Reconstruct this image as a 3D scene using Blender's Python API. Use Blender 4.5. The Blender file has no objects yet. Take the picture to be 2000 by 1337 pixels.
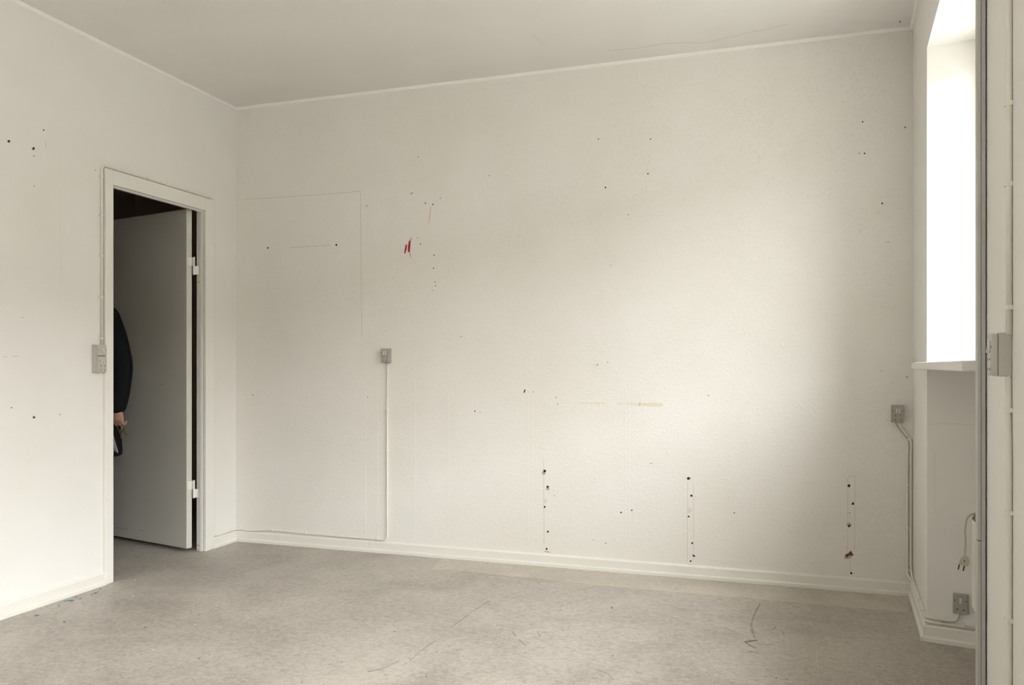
import bpy, bmesh, math, random
from mathutils import Vector, Matrix

random.seed(7)
sc = bpy.context.scene
COL = sc.collection

# ------------------------------------------------------------------ survey of the room (metres)
# Pinhole survey: eye height, focal length in pixels of the 2000x1337 frame, horizon row.
EYE, F, HY, CX = 1.10, 1600.0, 714.0, 1000.0


def floor_cam(px, py):
    d = F * EYE / (py - HY)
    return Vector(((px - CX) / F * d, d))


_a, _b = floor_cam(461.8, 1056.8), floor_cam(1774.5, 1164.3)      # the two far floor corners
YAW = math.atan2(_b.y - _a.y, _b.x - _a.x)
EX = Vector((math.cos(YAW), math.sin(YAW)))
EY = Vector((-math.sin(YAW), math.cos(YAW)))
TB = 0.022                                                          # skirting + shoe strip thickness
ORG = _a - TB * EX + TB * EY


def to_room(c):
    d = Vector((c[0], c[1])) - ORG
    return Vector((d.dot(EX), d.dot(EY)))


def dir_room(x, y):
    return Vector((x * EX.x + y * EX.y, x * EY.x + y * EY.y))


def cam3(x, y, z):
    p = to_room((x, y))
    return Vector((p.x, p.y, z))


W = to_room(_b + TB * EX + TB * EY).x                               # width of the back wall
H = 2.475 * EYE                                                     # ceiling height
CAM = to_room((0, 0))
EYEPOS = Vector((CAM.x, CAM.y, EYE))

# ------------------------------------------------------------------ camera
cam_d = bpy.data.cameras.new('camera')
cam = bpy.data.objects.new('camera', cam_d)
COL.objects.link(cam)
cam.location = EYEPOS
cam.rotation_euler = (math.radians(90), 0, -YAW)
cam_d.sensor_width = 36.0
cam_d.lens = 36.0 * F / 2000.0
cam_d.shift_y = (HY - 668.5) / 2000.0
cam_d.clip_start = 0.02
sc.camera = cam

# ------------------------------------------------------------------ sky: bright overcast
world = bpy.data.worlds.new('overcast_sky')
sc.world = world
world.use_nodes = True
bg = world.node_tree.nodes['Background']
bg.inputs[0].default_value = (0.985, 0.98, 1.0, 1)
SKY = 45.0                                          # zenith radiance; standard overcast gradient (1 + 2 sin e) / 3
_tc = world.node_tree.nodes.new('ShaderNodeTexCoord')
_sp = world.node_tree.nodes.new('ShaderNodeSeparateXYZ')
_mr = world.node_tree.nodes.new('ShaderNodeMapRange')
_mr.inputs[1].default_value = 0.0; _mr.inputs[2].default_value = 1.0
_mr.inputs[3].default_value = SKY / 3; _mr.inputs[4].default_value = SKY
world.node_tree.links.new(_tc.outputs['Generated'], _sp.inputs[0])
world.node_tree.links.new(_sp.outputs[2], _mr.inputs[0])
world.node_tree.links.new(_mr.outputs[0], bg.inputs[1])

sc.view_settings.view_transform = 'Standard'
sc.view_settings.look = 'None'
sc.view_settings.gamma = 1
sc.view_settings.use_curve_mapping = False
sc.view_settings.exposure = 0.0
sc.cycles.max_bounces = 7
sc.cycles.diffuse_bounces = 5
sc.cycles.glossy_bounces = 2
sc.cycles.use_adaptive_sampling = True
sc.cycles.adaptive_threshold = 0.08
sc.cycles.transparent_max_bounces = 8
sc.cycles.use_denoising = True
sc.cycles.caustics_reflective = False
sc.cycles.caustics_refractive = False
sc.cycles.sample_clamp_indirect = 8


# ------------------------------------------------------------------ surfaces
def ray(px, py):
    d2 = dir_room((px - CX) / F, 1.0)
    return Vector((d2.x, d2.y, (HY - py) / F))


class Surf:
    """A plane with a frame: a along it, n out of it into the room, u up."""
    def __init__(s, o, a, n, u=(0, 0, 1)):
        s.o, s.a, s.n, s.u = Vector(o), Vector(a).normalized(), Vector(n).normalized(), Vector(u)

    def P(s, a, n, z):
        return s.o + s.a * a + s.n * n + s.u * z

    def pix(s, px, py, off=0.0):
        d = ray(px, py)
        t = (s.o + s.n * off - EYEPOS).dot(s.n) / d.dot(s.n)
        return EYEPOS + d * t

    def loc(s, px, py, off=0.0):
        p = s.pix(px, py, off) - s.o
        return p.dot(s.a), p.dot(s.u)


def wall_dir(vpx):                    # direction, towards the viewer, of a wall seen to vanish at column vpx
    d = dir_room((vpx - CX) / F, 1.0)
    d.normalize()
    return Vector((-d.x, -d.y, 0))


BACK = Surf((0, 0, 0), (1, 0, 0), (0, -1, 0))
dl = wall_dir(1487)
LEFT = Surf((0, 0, 0), dl, (-dl.y, dl.x, 0))
if LEFT.n.x < 0: LEFT.n = -LEFT.n
dr = wall_dir(1642)
RIGHT = Surf((W, 0, 0), dr, (dr.y, -dr.x, 0))
if RIGHT.n.x > 0: RIGHT.n = -RIGHT.n
FLOOR = Surf((0, 0, 0), (1, 0, 0), (0, 0, 1), (0, -1, 0))
CEIL = Surf((0, 0, H), (1, 0, 0), (0, 0, -1), (0, -1, 0))


def solve_a(surf, px, off=0.0):
    return surf.loc(px, HY, off)[0]


# ------------------------------------------------------------------ mesh helpers
BASE = {}


class MB:
    def __init__(s): s.v, s.f = [], []

    def hexa(s, c):                                # 8 corners: bottom ring 0-3, top ring 4-7
        k = len(s.v); s.v += [Vector(p) for p in c]
        for q in ((0, 1, 2, 3), (7, 6, 5, 4), (0, 4, 5, 1), (1, 5, 6, 2), (2, 6, 7, 3), (3, 7, 4, 0)):
            s.f.append([k + i for i in q])
        return s

    def box(s, S, a0, a1, n0, n1, z0, z1):
        P = S.P
        return s.hexa([P(a0, n0, z0), P(a1, n0, z0), P(a1, n1, z0), P(a0, n1, z0),
                       P(a0, n0, z1), P(a1, n0, z1), P(a1, n1, z1), P(a0, n1, z1)])

    def prism(s, ring, vec):
        k, n = len(s.v), len(ring); vec = Vector(vec)
        s.v += [Vector(p) for p in ring] + [Vector(p) + vec for p in ring]
        s.f.append([k + i for i in range(n)]); s.f.append([k + n + i for i in reversed(range(n))])
        for i in range(n):
            j = (i + 1) % n; s.f.append([k + i, k + j, k + n + j, k + n + i])
        return s

    def loft(s, rings, close=True):
        k, n = len(s.v), len(rings[0])
        for r in rings: s.v += [Vector(p) for p in r]
        for q in range(len(rings) - 1):
            for i in range(n):
                j = (i + 1) % n
                s.f.append([k + q * n + i, k + q * n + j, k + (q + 1) * n + j, k + (q + 1) * n + i])
        if close:
            s.f.append([k + i for i in reversed(range(n))])
            s.f.append([k + (len(rings) - 1) * n + i for i in range(n)])
        return s

    def tube(s, path, r, seg=10):
        path = [Vector(p) for p in path]
        rad = r if isinstance(r, (list, tuple)) else [r] * len(path)
        rings, up = [], None
        for i, p in enumerate(path):
            t = (path[min(i + 1, len(path) - 1)] - path[max(i - 1, 0)]).normalized()
            if up is None:
                up = Vector((0, 0, 1)) if abs(t.z) < 0.9 else Vector((1, 0, 0))
            up = (up - t * up.dot(t))
            up = up.normalized() if up.length > 1e-6 else t.orthogonal().normalized()
            b = t.cross(up)
            rings.append([p + (up * math.cos(2 * math.pi * q / seg) + b * math.sin(2 * math.pi * q / seg)) * rad[i] for q in range(seg)])
        return s.loft(rings)

    def cyl(s, c, axis, r, d, seg=12):             # disc from c along axis for d
        axis = Vector(axis).normalized(); e = axis.orthogonal().normalized(); g = axis.cross(e); c = Vector(c)
        return s.prism([c + (e * math.cos(2 * math.pi * i / seg) + g * math.sin(2 * math.pi * i / seg)) * r for i in range(seg)], axis * d)

    def ell(s, c, r, M=None, nu=16, nv=10):
        c = Vector(c); rings = []
        for j in range(1, nv):
            th = math.pi * j / nv
            ring = []
            for i in range(nu):
                ph = 2 * math.pi * i / nu
                q = Vector((r[0] * math.sin(th) * math.cos(ph), r[1] * math.sin(th) * math.sin(ph), -r[2] * math.cos(th)))
                ring.append(c + (M @ q if M else q))
            rings.append(ring)
        k = len(s.v)
        s.loft(rings, close=False)
        b = len(s.v); q0 = Vector((0, 0, -r[2])); q1 = Vector((0, 0, r[2]))
        s.v += [c + (M @ q0 if M else q0), c + (M @ q1 if M else q1)]
        last = k + (len(rings) - 1) * nu
        for i in range(nu):
            j = (i + 1) % nu
            s.f.append([k + j, k + i, b]); s.f.append([last + i, last + j, b + 1])
        return s


def smooth_path(pts, n=6):
    pts = [Vector(p) for p in pts]
    q = [pts[0] * 2 - pts[1]] + pts + [pts[-1] * 2 - pts[-2]]
    out = []
    for i in range(1, len(q) - 2):
        p0, p1, p2, p3 = q[i - 1:i + 3]
        for k in range(n):
            t = k / n
            out.append(0.5 * ((2 * p1) + (p2 - p0) * t + (2 * p0 - 5 * p1 + 4 * p2 - p3) * t * t + (3 * p1 - p0 - 3 * p2 + p3) * t ** 3))
    out.append(pts[-1])
    return out


def round_path(pts, r=0.03, n=5):                 # straight legs with rounded corners
    pts = [Vector(p) for p in pts]
    out = [pts[0]]
    for i in range(1, len(pts) - 1):
        p = pts[i]; a = pts[i - 1] - p; b = pts[i + 1] - p
        k = min(r, a.length * 0.45, b.length * 0.45)
        A, B = p + a.normalized() * k, p + b.normalized() * k
        for j in range(n + 1):
            t = j / n
            out.append(A * (1 - t) ** 2 + p * 2 * t * (1 - t) + B * t * t)
    out.append(pts[-1])
    return out


def props(o, label=None, cat=None, group=None, kind=None):
    if label: o['label'] = label
    if cat: o['category'] = cat
    if group: o['group'] = group
    if kind: o['kind'] = kind
    return o


def thing(name, label, cat, base, group=None, kind=None):
    o = bpy.data.objects.new(name, None)
    o.empty_display_size = 0.05
    COL.objects.link(o); o.location = base; BASE[o.name] = Vector(base)
    return props(o, label, cat, group, kind)


def obj(name, mb, mat, parent=None, base=None, smooth=False, bevel=0.0, seg=2, weld=False):
    if parent is not None: base = BASE[parent.name]
    base = Vector(base) if base is not None else Vector((0, 0, 0))
    me = bpy.data.meshes.new(name)
    me.from_pydata([tuple(p - base) for p in mb.v], [], mb.f)
    bm = bmesh.new(); bm.from_mesh(me)
    if weld: bmesh.ops.remove_doubles(bm, verts=bm.verts, dist=1e-5)
    bmesh.ops.recalc_face_normals(bm, faces=bm.faces)
    bm.to_mesh(me); bm.free()
    if smooth:
        for p in me.polygons: p.use_smooth = True
    me.materials.append(mat)
    o = bpy.data.objects.new(name, me)
    COL.objects.link(o)
    if parent is not None: o.parent = parent
    else: o.location = base
    BASE[o.name] = base
    if bevel:
        m = o.modifiers.new('bevel', 'BEVEL'); m.width = bevel; m.segments = seg
        m.limit_method = 'ANGLE'; m.angle_limit = math.radians(35); m.harden_normals = False
    return o


def smooth_by_angle(o, deg=40):
    me = o.data
    for p in me.polygons: p.use_smooth = True
    me.set_sharp_from_angle(angle=math.radians(deg)) if hasattr(me, 'set_sharp_from_angle') else None


# ------------------------------------------------------------------ materials
def mat_new(name):
    m = bpy.data.materials.new(name); m.use_nodes = True
    nt = m.node_tree
    return m, nt, nt.nodes['Principled BSDF']


def plain(name, col, rough=0.5, metal=0.0, var=0.06, scale=30.0, bump=0.0, bscale=400.0, spec=0.5):
    m, nt, p = mat_new(name)
    tc = nt.nodes.new('ShaderNodeTexCoord')
    nz = nt.nodes.new('ShaderNodeTexNoise'); nz.inputs['Scale'].default_value = scale; nz.inputs['Detail'].default_value = 4
    nt.links.new(tc.outputs['Object'], nz.inputs['Vector'])
    r = nt.nodes.new('ShaderNodeMapRange')
    r.inputs[3].default_value = 1 - var; r.inputs[4].default_value = 1 + var
    nt.links.new(nz.outputs[0], r.inputs[0])
    mx = nt.nodes.new('ShaderNodeMix'); mx.data_type = 'RGBA'; mx.blend_type = 'MULTIPLY'; mx.inputs[0].default_value = 1
    mx.inputs[6].default_value = (*col, 1)
    nt.links.new(r.outputs[0], mx.inputs[7]); nt.links.new(mx.outputs[2], p.inputs['Base Color'])
    p.inputs['Roughness'].default_value = rough; p.inputs['Metallic'].default_value = metal
    p.inputs['Specular IOR Level'].default_value = spec
    if bump:
        n2 = nt.nodes.new('ShaderNodeTexNoise'); n2.inputs['Scale'].default_value = bscale; n2.inputs['Detail'].default_value = 3
        nt.links.new(tc.outputs['Object'], n2.inputs['Vector'])
        b = nt.nodes.new('ShaderNodeBump'); b.inputs['Strength'].default_value = bump; b.inputs['Distance'].default_value = 0.001
        nt.links.new(n2.outputs[0], b.inputs['Height']); nt.links.new(b.outputs[0], p.inputs['Normal'])
    return m


def wall_paint(name, col, chip=0.5, rough=0.6):
    """Matt emulsion over ingrain wallpaper: fine grain plus scattered chips in relief, faint blotches in tint."""
    m, nt, p = mat_new(name)
    N, L = nt.nodes.new, nt.links.new
    tc = N('ShaderNodeTexCoord')
    fine = N('ShaderNodeTexNoise'); fine.inputs['Scale'].default_value = 130; fine.inputs['Detail'].default_value = 2; fine.inputs['Roughness'].default_value = 0.6
    L(tc.outputs['Object'], fine.inputs['Vector'])
    vor = N('ShaderNodeTexNoise'); vor.inputs['Scale'].default_value = 72; vor.inputs['Detail'].default_value = 1; vor.inputs['Distortion'].default_value = 0.6
    L(tc.outputs['Object'], vor.inputs['Vector'])
    rp = N('ShaderNodeMapRange'); rp.inputs[1].default_value = 0.58; rp.inputs[2].default_value = 0.72
    L(vor.outputs[0], rp.inputs[0])
    ad = N('ShaderNodeMath'); ad.operation = 'MULTIPLY_ADD'; ad.inputs[1].default_value = 0.7
    L(rp.outputs[0], ad.inputs[0]); L(fine.outputs[0], ad.inputs[2])
    b = N('ShaderNodeBump'); b.inputs['Strength'].default_value = chip; b.inputs['Distance'].default_value = 0.0016
    L(ad.outputs[0], b.inputs['Height']); L(b.outputs[0], p.inputs['Normal'])
    blot = N('ShaderNodeTexNoise'); blot.inputs['Scale'].default_value = 1.3; blot.inputs['Detail'].default_value = 3; blot.inputs['Roughness'].default_value = 0.55
    L(tc.outputs['Object'], blot.inputs['Vector'])
    cr = N('ShaderNodeValToRGB')
    cr.color_ramp.elements[0].position = 0.3; cr.color_ramp.elements[0].color = (col[0] * 0.965, col[1] * 0.955, col[2] * 0.93, 1)
    cr.color_ramp.elements[1].position = 0.7; cr.color_ramp.elements[1].color = (min(1, col[0] * 1.015), min(1, col[1] * 1.015), min(1, col[2] * 1.02), 1)
    L(blot.outputs[0], cr.inputs[0]); L(cr.outputs[0], p.inputs['Base Color'])
    p.inputs['Roughness'].default_value = rough
    p.inputs['Specular IOR Level'].default_value = 0.35
    return m


def lino(name, dark, light, shift=0.0):
    """Marbled linoleum: streaky mottling in two warm greys with small dark flecks and a worn satin surface."""
    m, nt, p = mat_new(name)
    N, L = nt.nodes.new, nt.links.new
    tc = N('ShaderNodeTexCoord')
    mp = N('ShaderNodeMapping'); mp.inputs['Rotation'].default_value = (0, 0, math.radians(14 + shift)); mp.inputs['Scale'].default_value = (1.0, 1.1, 1)
    mp.inputs['Location'].default_value = (shift, shift, 0)
    L(tc.outputs['Object'], mp.inputs['Vector'])
    big = N('ShaderNodeTexNoise'); big.inputs['Scale'].default_value = 2.2; big.inputs['Detail'].default_value = 4; big.inputs['Roughness'].default_value = 0.6; big.inputs['Distortion'].default_value = 0.8
    L(tc.outputs['Object'], big.inputs['Vector'])
    st = N('ShaderNodeTexNoise'); st.inputs['Scale'].default_value = 40; st.inputs['Detail'].default_value = 6; st.inputs['Roughness'].default_value = 0.68; st.inputs['Distortion'].default_value = 0.9
    L(mp.outputs[0], st.inputs['Vector'])
    ad = N('ShaderNodeMath'); ad.operation = 'MULTIPLY_ADD'; ad.inputs[1].default_value = 0.45
    L(big.outputs[0], ad.inputs[0])
    h = N('ShaderNodeMath'); h.operation = 'MULTIPLY'; h.inputs[1].default_value = 0.55
    L(st.outputs[0], h.inputs[0]); L(h.outputs[0], ad.inputs[2])
    cr = N('ShaderNodeValToRGB')
    cr.color_ramp.elements[0].position = 0.40; cr.color_ramp.elements[0].color = (*dark, 1)
    cr.color_ramp.elements[1].position = 0.59; cr.color_ramp.elements[1].color = (*light, 1)
    L(ad.outputs[0], cr.inputs[0])
    m2 = N('ShaderNodeMapping'); m2.inputs['Rotation'].default_value = (0, 0, math.radians(22 + shift)); m2.inputs['Scale'].default_value = (1.0, 1.5, 1)
    L(tc.outputs['Object'], m2.inputs['Vector'])
    fl = N('ShaderNodeTexNoise'); fl.inputs['Scale'].default_value = 30; fl.inputs['Detail'].default_value = 3; fl.inputs['Distortion'].default_value = 1.8
    L(m2.outputs[0], fl.inputs['Vector'])
    fr = N('ShaderNodeMapRange'); fr.inputs[1].default_value = 0.63; fr.inputs[2].default_value = 0.71; fr.inputs[3].default_value = 0; fr.inputs[4].default_value = 1.0
    L(fl.outputs[0], fr.inputs[0])
    cl = N('ShaderNodeMapRange'); cl.inputs[1].default_value = 0.42; cl.inputs[2].default_value = 0.62; cl.inputs[3].default_value = 0.2; cl.inputs[4].default_value = 0.9
    L(big.outputs[0], cl.inputs[0])
    fm = N('ShaderNodeMath'); fm.operation = 'MULTIPLY'; L(fr.outputs[0], fm.inputs[0]); L(cl.outputs[0], fm.inputs[1])
    mx = N('ShaderNodeMix'); mx.data_type = 'RGBA'
    L(fm.outputs[0], mx.inputs[0]); L(cr.outputs[0], mx.inputs[6]); mx.inputs[7].default_value = (dark[0] * 0.55, dark[1] * 0.53, dark[2] * 0.5, 1)
    L(mx.outputs[2], p.inputs['Base Color'])
    rr = N('ShaderNodeMapRange'); rr.inputs[3].default_value = 0.42; rr.inputs[4].default_value = 0.62
    L(big.outputs[0], rr.inputs[0]); L(rr.outputs[0], p.inputs['Roughness'])
    p.inputs['Specular IOR Level'].default_value = 0.4
    return m


def glass_mat(name):
    m = bpy.data.materials.new(name); m.use_nodes = True
    nt = m.node_tree; nt.nodes.clear(); N, L = nt.nodes.new, nt.links.new
    o = N('ShaderNodeOutputMaterial'); t = N('ShaderNodeBsdfTransparent'); g = N('ShaderNodeBsdfGlossy')
    t.inputs[0].default_value = (0.94, 0.96, 0.95, 1); g.inputs['Roughness'].default_value = 0.02
    lw = N('ShaderNodeLayerWeight'); lw.inputs[0].default_value = 0.5        # Schlick reflectance, the same from both sides
    pw = N('ShaderNodeMath'); pw.operation = 'POWER'; pw.inputs[1].default_value = 5; L(lw.outputs['Facing'], pw.inputs[0])
    f = N('ShaderNodeMath'); f.operation = 'MULTIPLY_ADD'; f.inputs[1].default_value = 0.95; f.inputs[2].default_value = 0.04; L(pw.outputs[0], f.inputs[0])
    mx = N('ShaderNodeMixShader'); L(f.outputs[0], mx.inputs[0]); L(t.outputs[0], mx.inputs[1]); L(g.outputs[0], mx.inputs[2])
    L(mx.outputs[0], o.inputs[0])
    return m


M = {}
M['wall'] = wall_paint('back_wall_paint', (0.82, 0.795, 0.755), chip=0.8)
M['wall_l'] = wall_paint('side_wall_paint', (0.83, 0.812, 0.787), chip=0.2)
M['ceil'] = wall_paint('ceiling_paint', (0.825, 0.806, 0.782), chip=0.06)
M['trim'] = plain('white_gloss_trim', (0.80, 0.775, 0.72), rough=0.38, var=0.03, scale=9, bump=0.05, bscale=60)
M['caulk'] = plain('white_caulk', (0.90, 0.885, 0.85), rough=0.6, var=0.04, scale=14)
M['frame'] = plain('cream_door_frame_paint', (0.82, 0.795, 0.75), rough=0.4, var=0.03, scale=8, bump=0.05, bscale=50)
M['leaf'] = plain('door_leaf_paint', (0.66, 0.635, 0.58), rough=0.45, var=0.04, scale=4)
M['cable'] = plain('painted_cable', (0.78, 0.745, 0.67), rough=0.45, var=0.05, scale=20)
M['grey'] = plain('grey_plastic', (0.37, 0.355, 0.32), rough=0.45, var=0.05, scale=40)
M['grey_l'] = plain('light_grey_plastic', (0.50, 0.485, 0.44), rough=0.42, var=0.05, scale=40)
M['rock'] = plain('rocker_plastic', (0.60, 0.585, 0.535), rough=0.4, var=0.03)
M['trunk'] = plain('grey_trunking_plastic', (0.46, 0.455, 0.43), rough=0.4, var=0.03, scale=20)
M['black'] = plain('dark_hole_and_gap_shade', (0.012, 0.010, 0.008), rough=0.9, var=0.2)
M['brown'] = plain('brown_plaster_hole_and_gap_shade', (0.13, 0.065, 0.04), rough=0.9, var=0.3, scale=200)
M['rust'] = plain('rust_stain', (0.55, 0.40, 0.27), rough=0.8, var=0.15, scale=200)
M['tan'] = plain('tan_tape_stain', (0.765, 0.715, 0.61), rough=0.7, var=0.08, scale=60)
M['tan_d'] = plain('tan_tape_stain_strong', (0.74, 0.67, 0.53), rough=0.7, var=0.08, scale=60)
M['red'] = plain('red_crayon', (0.42, 0.012, 0.022), rough=0.6, var=0.35, scale=260)
M['pink'] = plain('pink_crayon', (0.62, 0.30, 0.26), rough=0.6, var=0.2, scale=260)
M['pencil'] = plain('faint_pencil', (0.62, 0.58, 0.50), rough=0.8, var=0.1, scale=100)
M['hair_crack'] = plain('hairline', (0.66, 0.63, 0.57), rough=0.8)
M['scuff'] = plain('black_scuff', (0.16, 0.145, 0.13), rough=0.7, var=0.4, scale=120)
M['scuff_l'] = plain('grey_scuff', (0.27, 0.25, 0.22), rough=0.7, var=0.25, scale=120)
M['chalk'] = plain('pale_scratch', (0.52, 0.49, 0.44), rough=0.7, var=0.1, scale=120)
M['blue'] = plain('blue_paint', (0.025, 0.075, 0.22), rough=0.45, var=0.3, scale=120)
M['teal'] = plain('teal_paint', (0.03, 0.14, 0.26), rough=0.45, var=0.3, scale=120)
M['white'] = plain('white_fleck', (0.85, 0.84, 0.80), rough=0.6)
M['lino'] = lino('grey_linoleum', (0.325, 0.290, 0.250), (0.490, 0.447, 0.395))
M['lino2'] = lino('paler_linoleum', (0.425, 0.378, 0.318), (0.56, 0.508, 0.435), shift=3.0)
M['heater'] = plain('cream_enamel', (0.82, 0.80, 0.72), rough=0.35, var=0.02)
M['dark'] = plain('dark_metal_grille', (0.07, 0.065, 0.055), rough=0.5)
M['cord'] = plain('beige_cord', (0.52, 0.48, 0.40), rough=0.5)
M['plug'] = plain('beige_plug', (0.58, 0.54, 0.46), rough=0.45)
M['pin'] = plain('black_pin', (0.02, 0.02, 0.02), rough=0.4)
M['hall'] = wall_paint('hallway_paint', (0.72, 0.65, 0.54), chip=0.2)
M['ground'] = plain('outdoor_paving', (0.20, 0.195, 0.18), rough=0.9, var=0.15, scale=3)
M['render'] = plain('sky_blocker_render', (0.36, 0.345, 0.315), rough=0.9)
M['roof'] = plain('dark_tiles', (0.16, 0.11, 0.09), rough=0.8, var=0.2, scale=4)
M['pane'] = glass_mat('window_glass')
M['steel'] = plain('steel', (0.55, 0.53, 0.48), rough=0.3, metal=1.0)
M['brass'] = plain('brass_key', (0.55, 0.45, 0.25), rough=0.35, metal=1.0)

# ------------------------------------------------------------------ measured positions
# left wall (a = distance from the far corner towards the viewer)
CAS = 0.018
u_far_in, u_far_out = solve_a(LEFT, 402, CAS), solve_a(LEFT, 419, CAS)
u_near_in, u_near_out = solve_a(LEFT, 222, CAS), solve_a(LEFT, 206.5, CAS)
z_in = LEFT.loc(402, 411, CAS)[1]
z_out = LEFT.loc(419, 391, CAS)[1]
TW = 0.052                                          # thickness of the partition
# right wall (a = distance from the far corner towards the viewer)
v_j1 = solve_a(RIGHT, 1810.5)                       # far edge of window niche 1
v_sf = solve_a(RIGHT, 1780, 0.043)                  # far end of sill 1
v_sn = solve_a(RIGHT, 1879, 0.043)                  # near end of sill 1
v_t1, v_t0 = solve_a(RIGHT, 1928, 0.0), solve_a(RIGHT, 1906, 0.019)
v_s2 = solve_a(RIGHT, 1995.5, 0.043)                # far end of sill 2
v_sf = min(v_sf, v_j1 - 0.03)
v_j2 = v_sn - 0.035
v_j3 = v_s2 + 0.035
v_j4 = v_j3 + 3.1
z_head = RIGHT.loc(1810.5, 92.9)[1]
z_sill = RIGHT.loc(1879, 703.5, 0.043)[1]
z_sill = max(z_sill, 1.105)
T_SILL = 0.027
DN, TR, SPL = 0.205, 0.42, math.tan(math.radians(8))  # niche depth, wall thickness, splay of the reveals
REAR = CAM.y - 2.4                                  # back of the room, behind the viewer
v_end = -REAR / max(0.2, -RIGHT.a.y)
u_end = -REAR / max(0.2, -LEFT.a.y)
print('MEAS W %.3f H %.3f cam %.3f %.3f door u %.3f..%.3f z %.3f outer %.3f | v_j1 %.3f v_sf %.3f v_sn %.3f v_t %.3f %.3f v_s2 %.3f head %.3f sill %.3f' % (
    W, H, CAM.x, CAM.y, u_far_in, u_near_in, z_in, z_out, v_j1, v_sf, v_sn, v_t0, v_t1, v_s2, z_head, z_sill))

# ------------------------------------------------------------------ sky portals in the two window openings (they only guide sampling of the sky)
def portal(v0, v1):
    ld = bpy.data.lights.new('window_sky_portal', 'AREA'); ld.shape = 'RECTANGLE'
    ld.size, ld.size_y = v1 - v0, z_head - z_sill
    ld.cycles.is_portal = True
    o = bpy.data.objects.new('window_sky_portal', ld); COL.objects.link(o)
    z = -RIGHT.n; x = RIGHT.a; y = z.cross(x)
    o.matrix_world = Matrix(((x.x, y.x, z.x, 0), (x.y, y.y, z.y, 0), (x.z, y.z, z.z, 0), (0, 0, 0, 1)))
    o.location = RIGHT.P((v0 + v1) / 2, -DN - 0.09, (z_head + z_sill) / 2)


portal(v_j1 + DN * SPL, v_j2 - DN * SPL)
portal(v_j3 + DN * SPL, v_j4 - DN * SPL)

# ------------------------------------------------------------------ the shell
HN0, HN1 = -1.5, 3.3                                # hallway extents along the left wall
HD = 2.1                                            # hallway depth beyond the partition


def struct(name, mb, mat, label, cat, **k):
    return props(obj(name, mb, mat, **k), label, cat, None, 'structure')


def ring(pts, z):
    return [Vector((p.x, p.y, z)) for p in pts]


room_poly = [LEFT.P(HN0 - 0.3, -HD - 0.2, 0), RIGHT.P(0, -TR, 0) + Vector((0, 0, 0)), RIGHT.P(v_end + 0.1, -TR, 0), LEFT.P(u_end + 0.1, -HD - 0.2, 0)]
far_right = Vector((RIGHT.P(0, -TR, 0).x, LEFT.P(HN0 - 0.3, 0, 0).y, 0))
room_poly[1:1] = [Vector((far_right.x, far_right.y, 0))]
FLOOR_OBJ = struct('floor', MB().prism(ring(room_poly, -0.12), (0, 0, 0.12)), M['lino'], 'grey marbled linoleum floor with scuff marks and blue paint spots', 'floor')
CEIL_OBJ = struct('ceiling', MB().prism(ring(room_poly, H), (0, 0, 0.15)), M['ceil'], 'plain off-white ceiling with a hairline crack', 'ceiling')
BACK_OBJ = struct('wall_back', MB().prism([Vector((-0.0, 0, 0)), Vector((W + 0.02, 0, 0)), Vector((W + 0.45, 0.25, 0)), Vector((-0.0, 0.25, 0))], (0, 0, H)), M['wall'],
                  'long off-white wall of ingrain paper facing the viewer, with screw holes and red marks', 'wall')

mb = MB()                                           # left wall, with the door opening
mb.box(LEFT, 0.0, u_far_in - 0.03, -TW, 0, 0, H)
mb.box(LEFT, u_far_in - 0.03, u_near_in + 0.03, -TW, 0, z_in + 0.03, H)
mb.box(LEFT, u_near_in + 0.03, u_end, -TW, 0, 0, H)
LEFT_OBJ = struct('wall_left', mb, M['wall_l'], 'smooth off-white wall that holds the open doorway', 'wall')

mb = MB()                                           # right wall: pier, niche, pier, niche, pier


def pier(v0, v1, s0, s1):
    q = [RIGHT.P(v0, 0, 0), RIGHT.P(v1, 0, 0), RIGHT.P(v1 + s1 * DN * SPL, -DN, 0), RIGHT.P(v1 + s1 * DN * SPL, -TR, 0),
         RIGHT.P(v0 - s0 * DN * SPL, -TR, 0), RIGHT.P(v0 - s0 * DN * SPL, -DN, 0)]
    mb.prism(q, (0, 0, H))


pier(0.0, v_j1, 0, 1)
pier(v_j2, v_j3, 1, 1)
pier(v_j4, v_end, 1, 0)
for a0, a1 in ((v_j1, v_j2), (v_j3, v_j4)):
    e = DN * SPL
    mb.prism([RIGHT.P(a0, 0, z_head), RIGHT.P(a1, 0, z_head), RIGHT.P(a1 - e, -DN, z_head), RIGHT.P(a1 - e, -TR, z_head),
              RIGHT.P(a0 + e, -TR, z_head), RIGHT.P(a0 + e, -DN, z_head)], (0, 0, H - z_head))
    mb.box(RIGHT, a0 + e, a1 - e, -TR, -DN, 0, z_sill - 0.01)
RIGHT_OBJ = struct('wall_right', mb, M['wall_l'], 'thick off-white outer wall with deep window niches', 'wall')

p0, p1 = LEFT.P(u_end, 0, 0), RIGHT.P(v_end, 0, 0)
struct('wall_rear', MB().prism([Vector((p0.x - 0.05, REAR, 0)), Vector((p1.x + 0.05, REAR, 0)), Vector((p1.x + 0.05, REAR - 0.12, 0)), Vector((p0.x - 0.05, REAR - 0.12, 0))], (0, 0, H)),
       M['wall_l'], 'plain off-white wall closing the room behind the viewer', 'wall')
struct('wall_hallway_far', MB().box(LEFT, HN0, u_end, -HD - 0.1, -HD, 0, H), M['hall'], 'dim hallway wall facing the doorway', 'wall')
struct('wall_hallway_end', MB().box(LEFT, HN0 - 0.1, HN0, -HD - 0.1, 0.6, 0, H), M['hall'], 'dim hallway end wall beyond the open door', 'wall')
struct('wall_hallway_side', MB().box(LEFT, HN0, -0.02, -TW, -0.005, 0, H), M['hall'], 'dim hallway wall behind the door hinges', 'wall')
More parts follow.
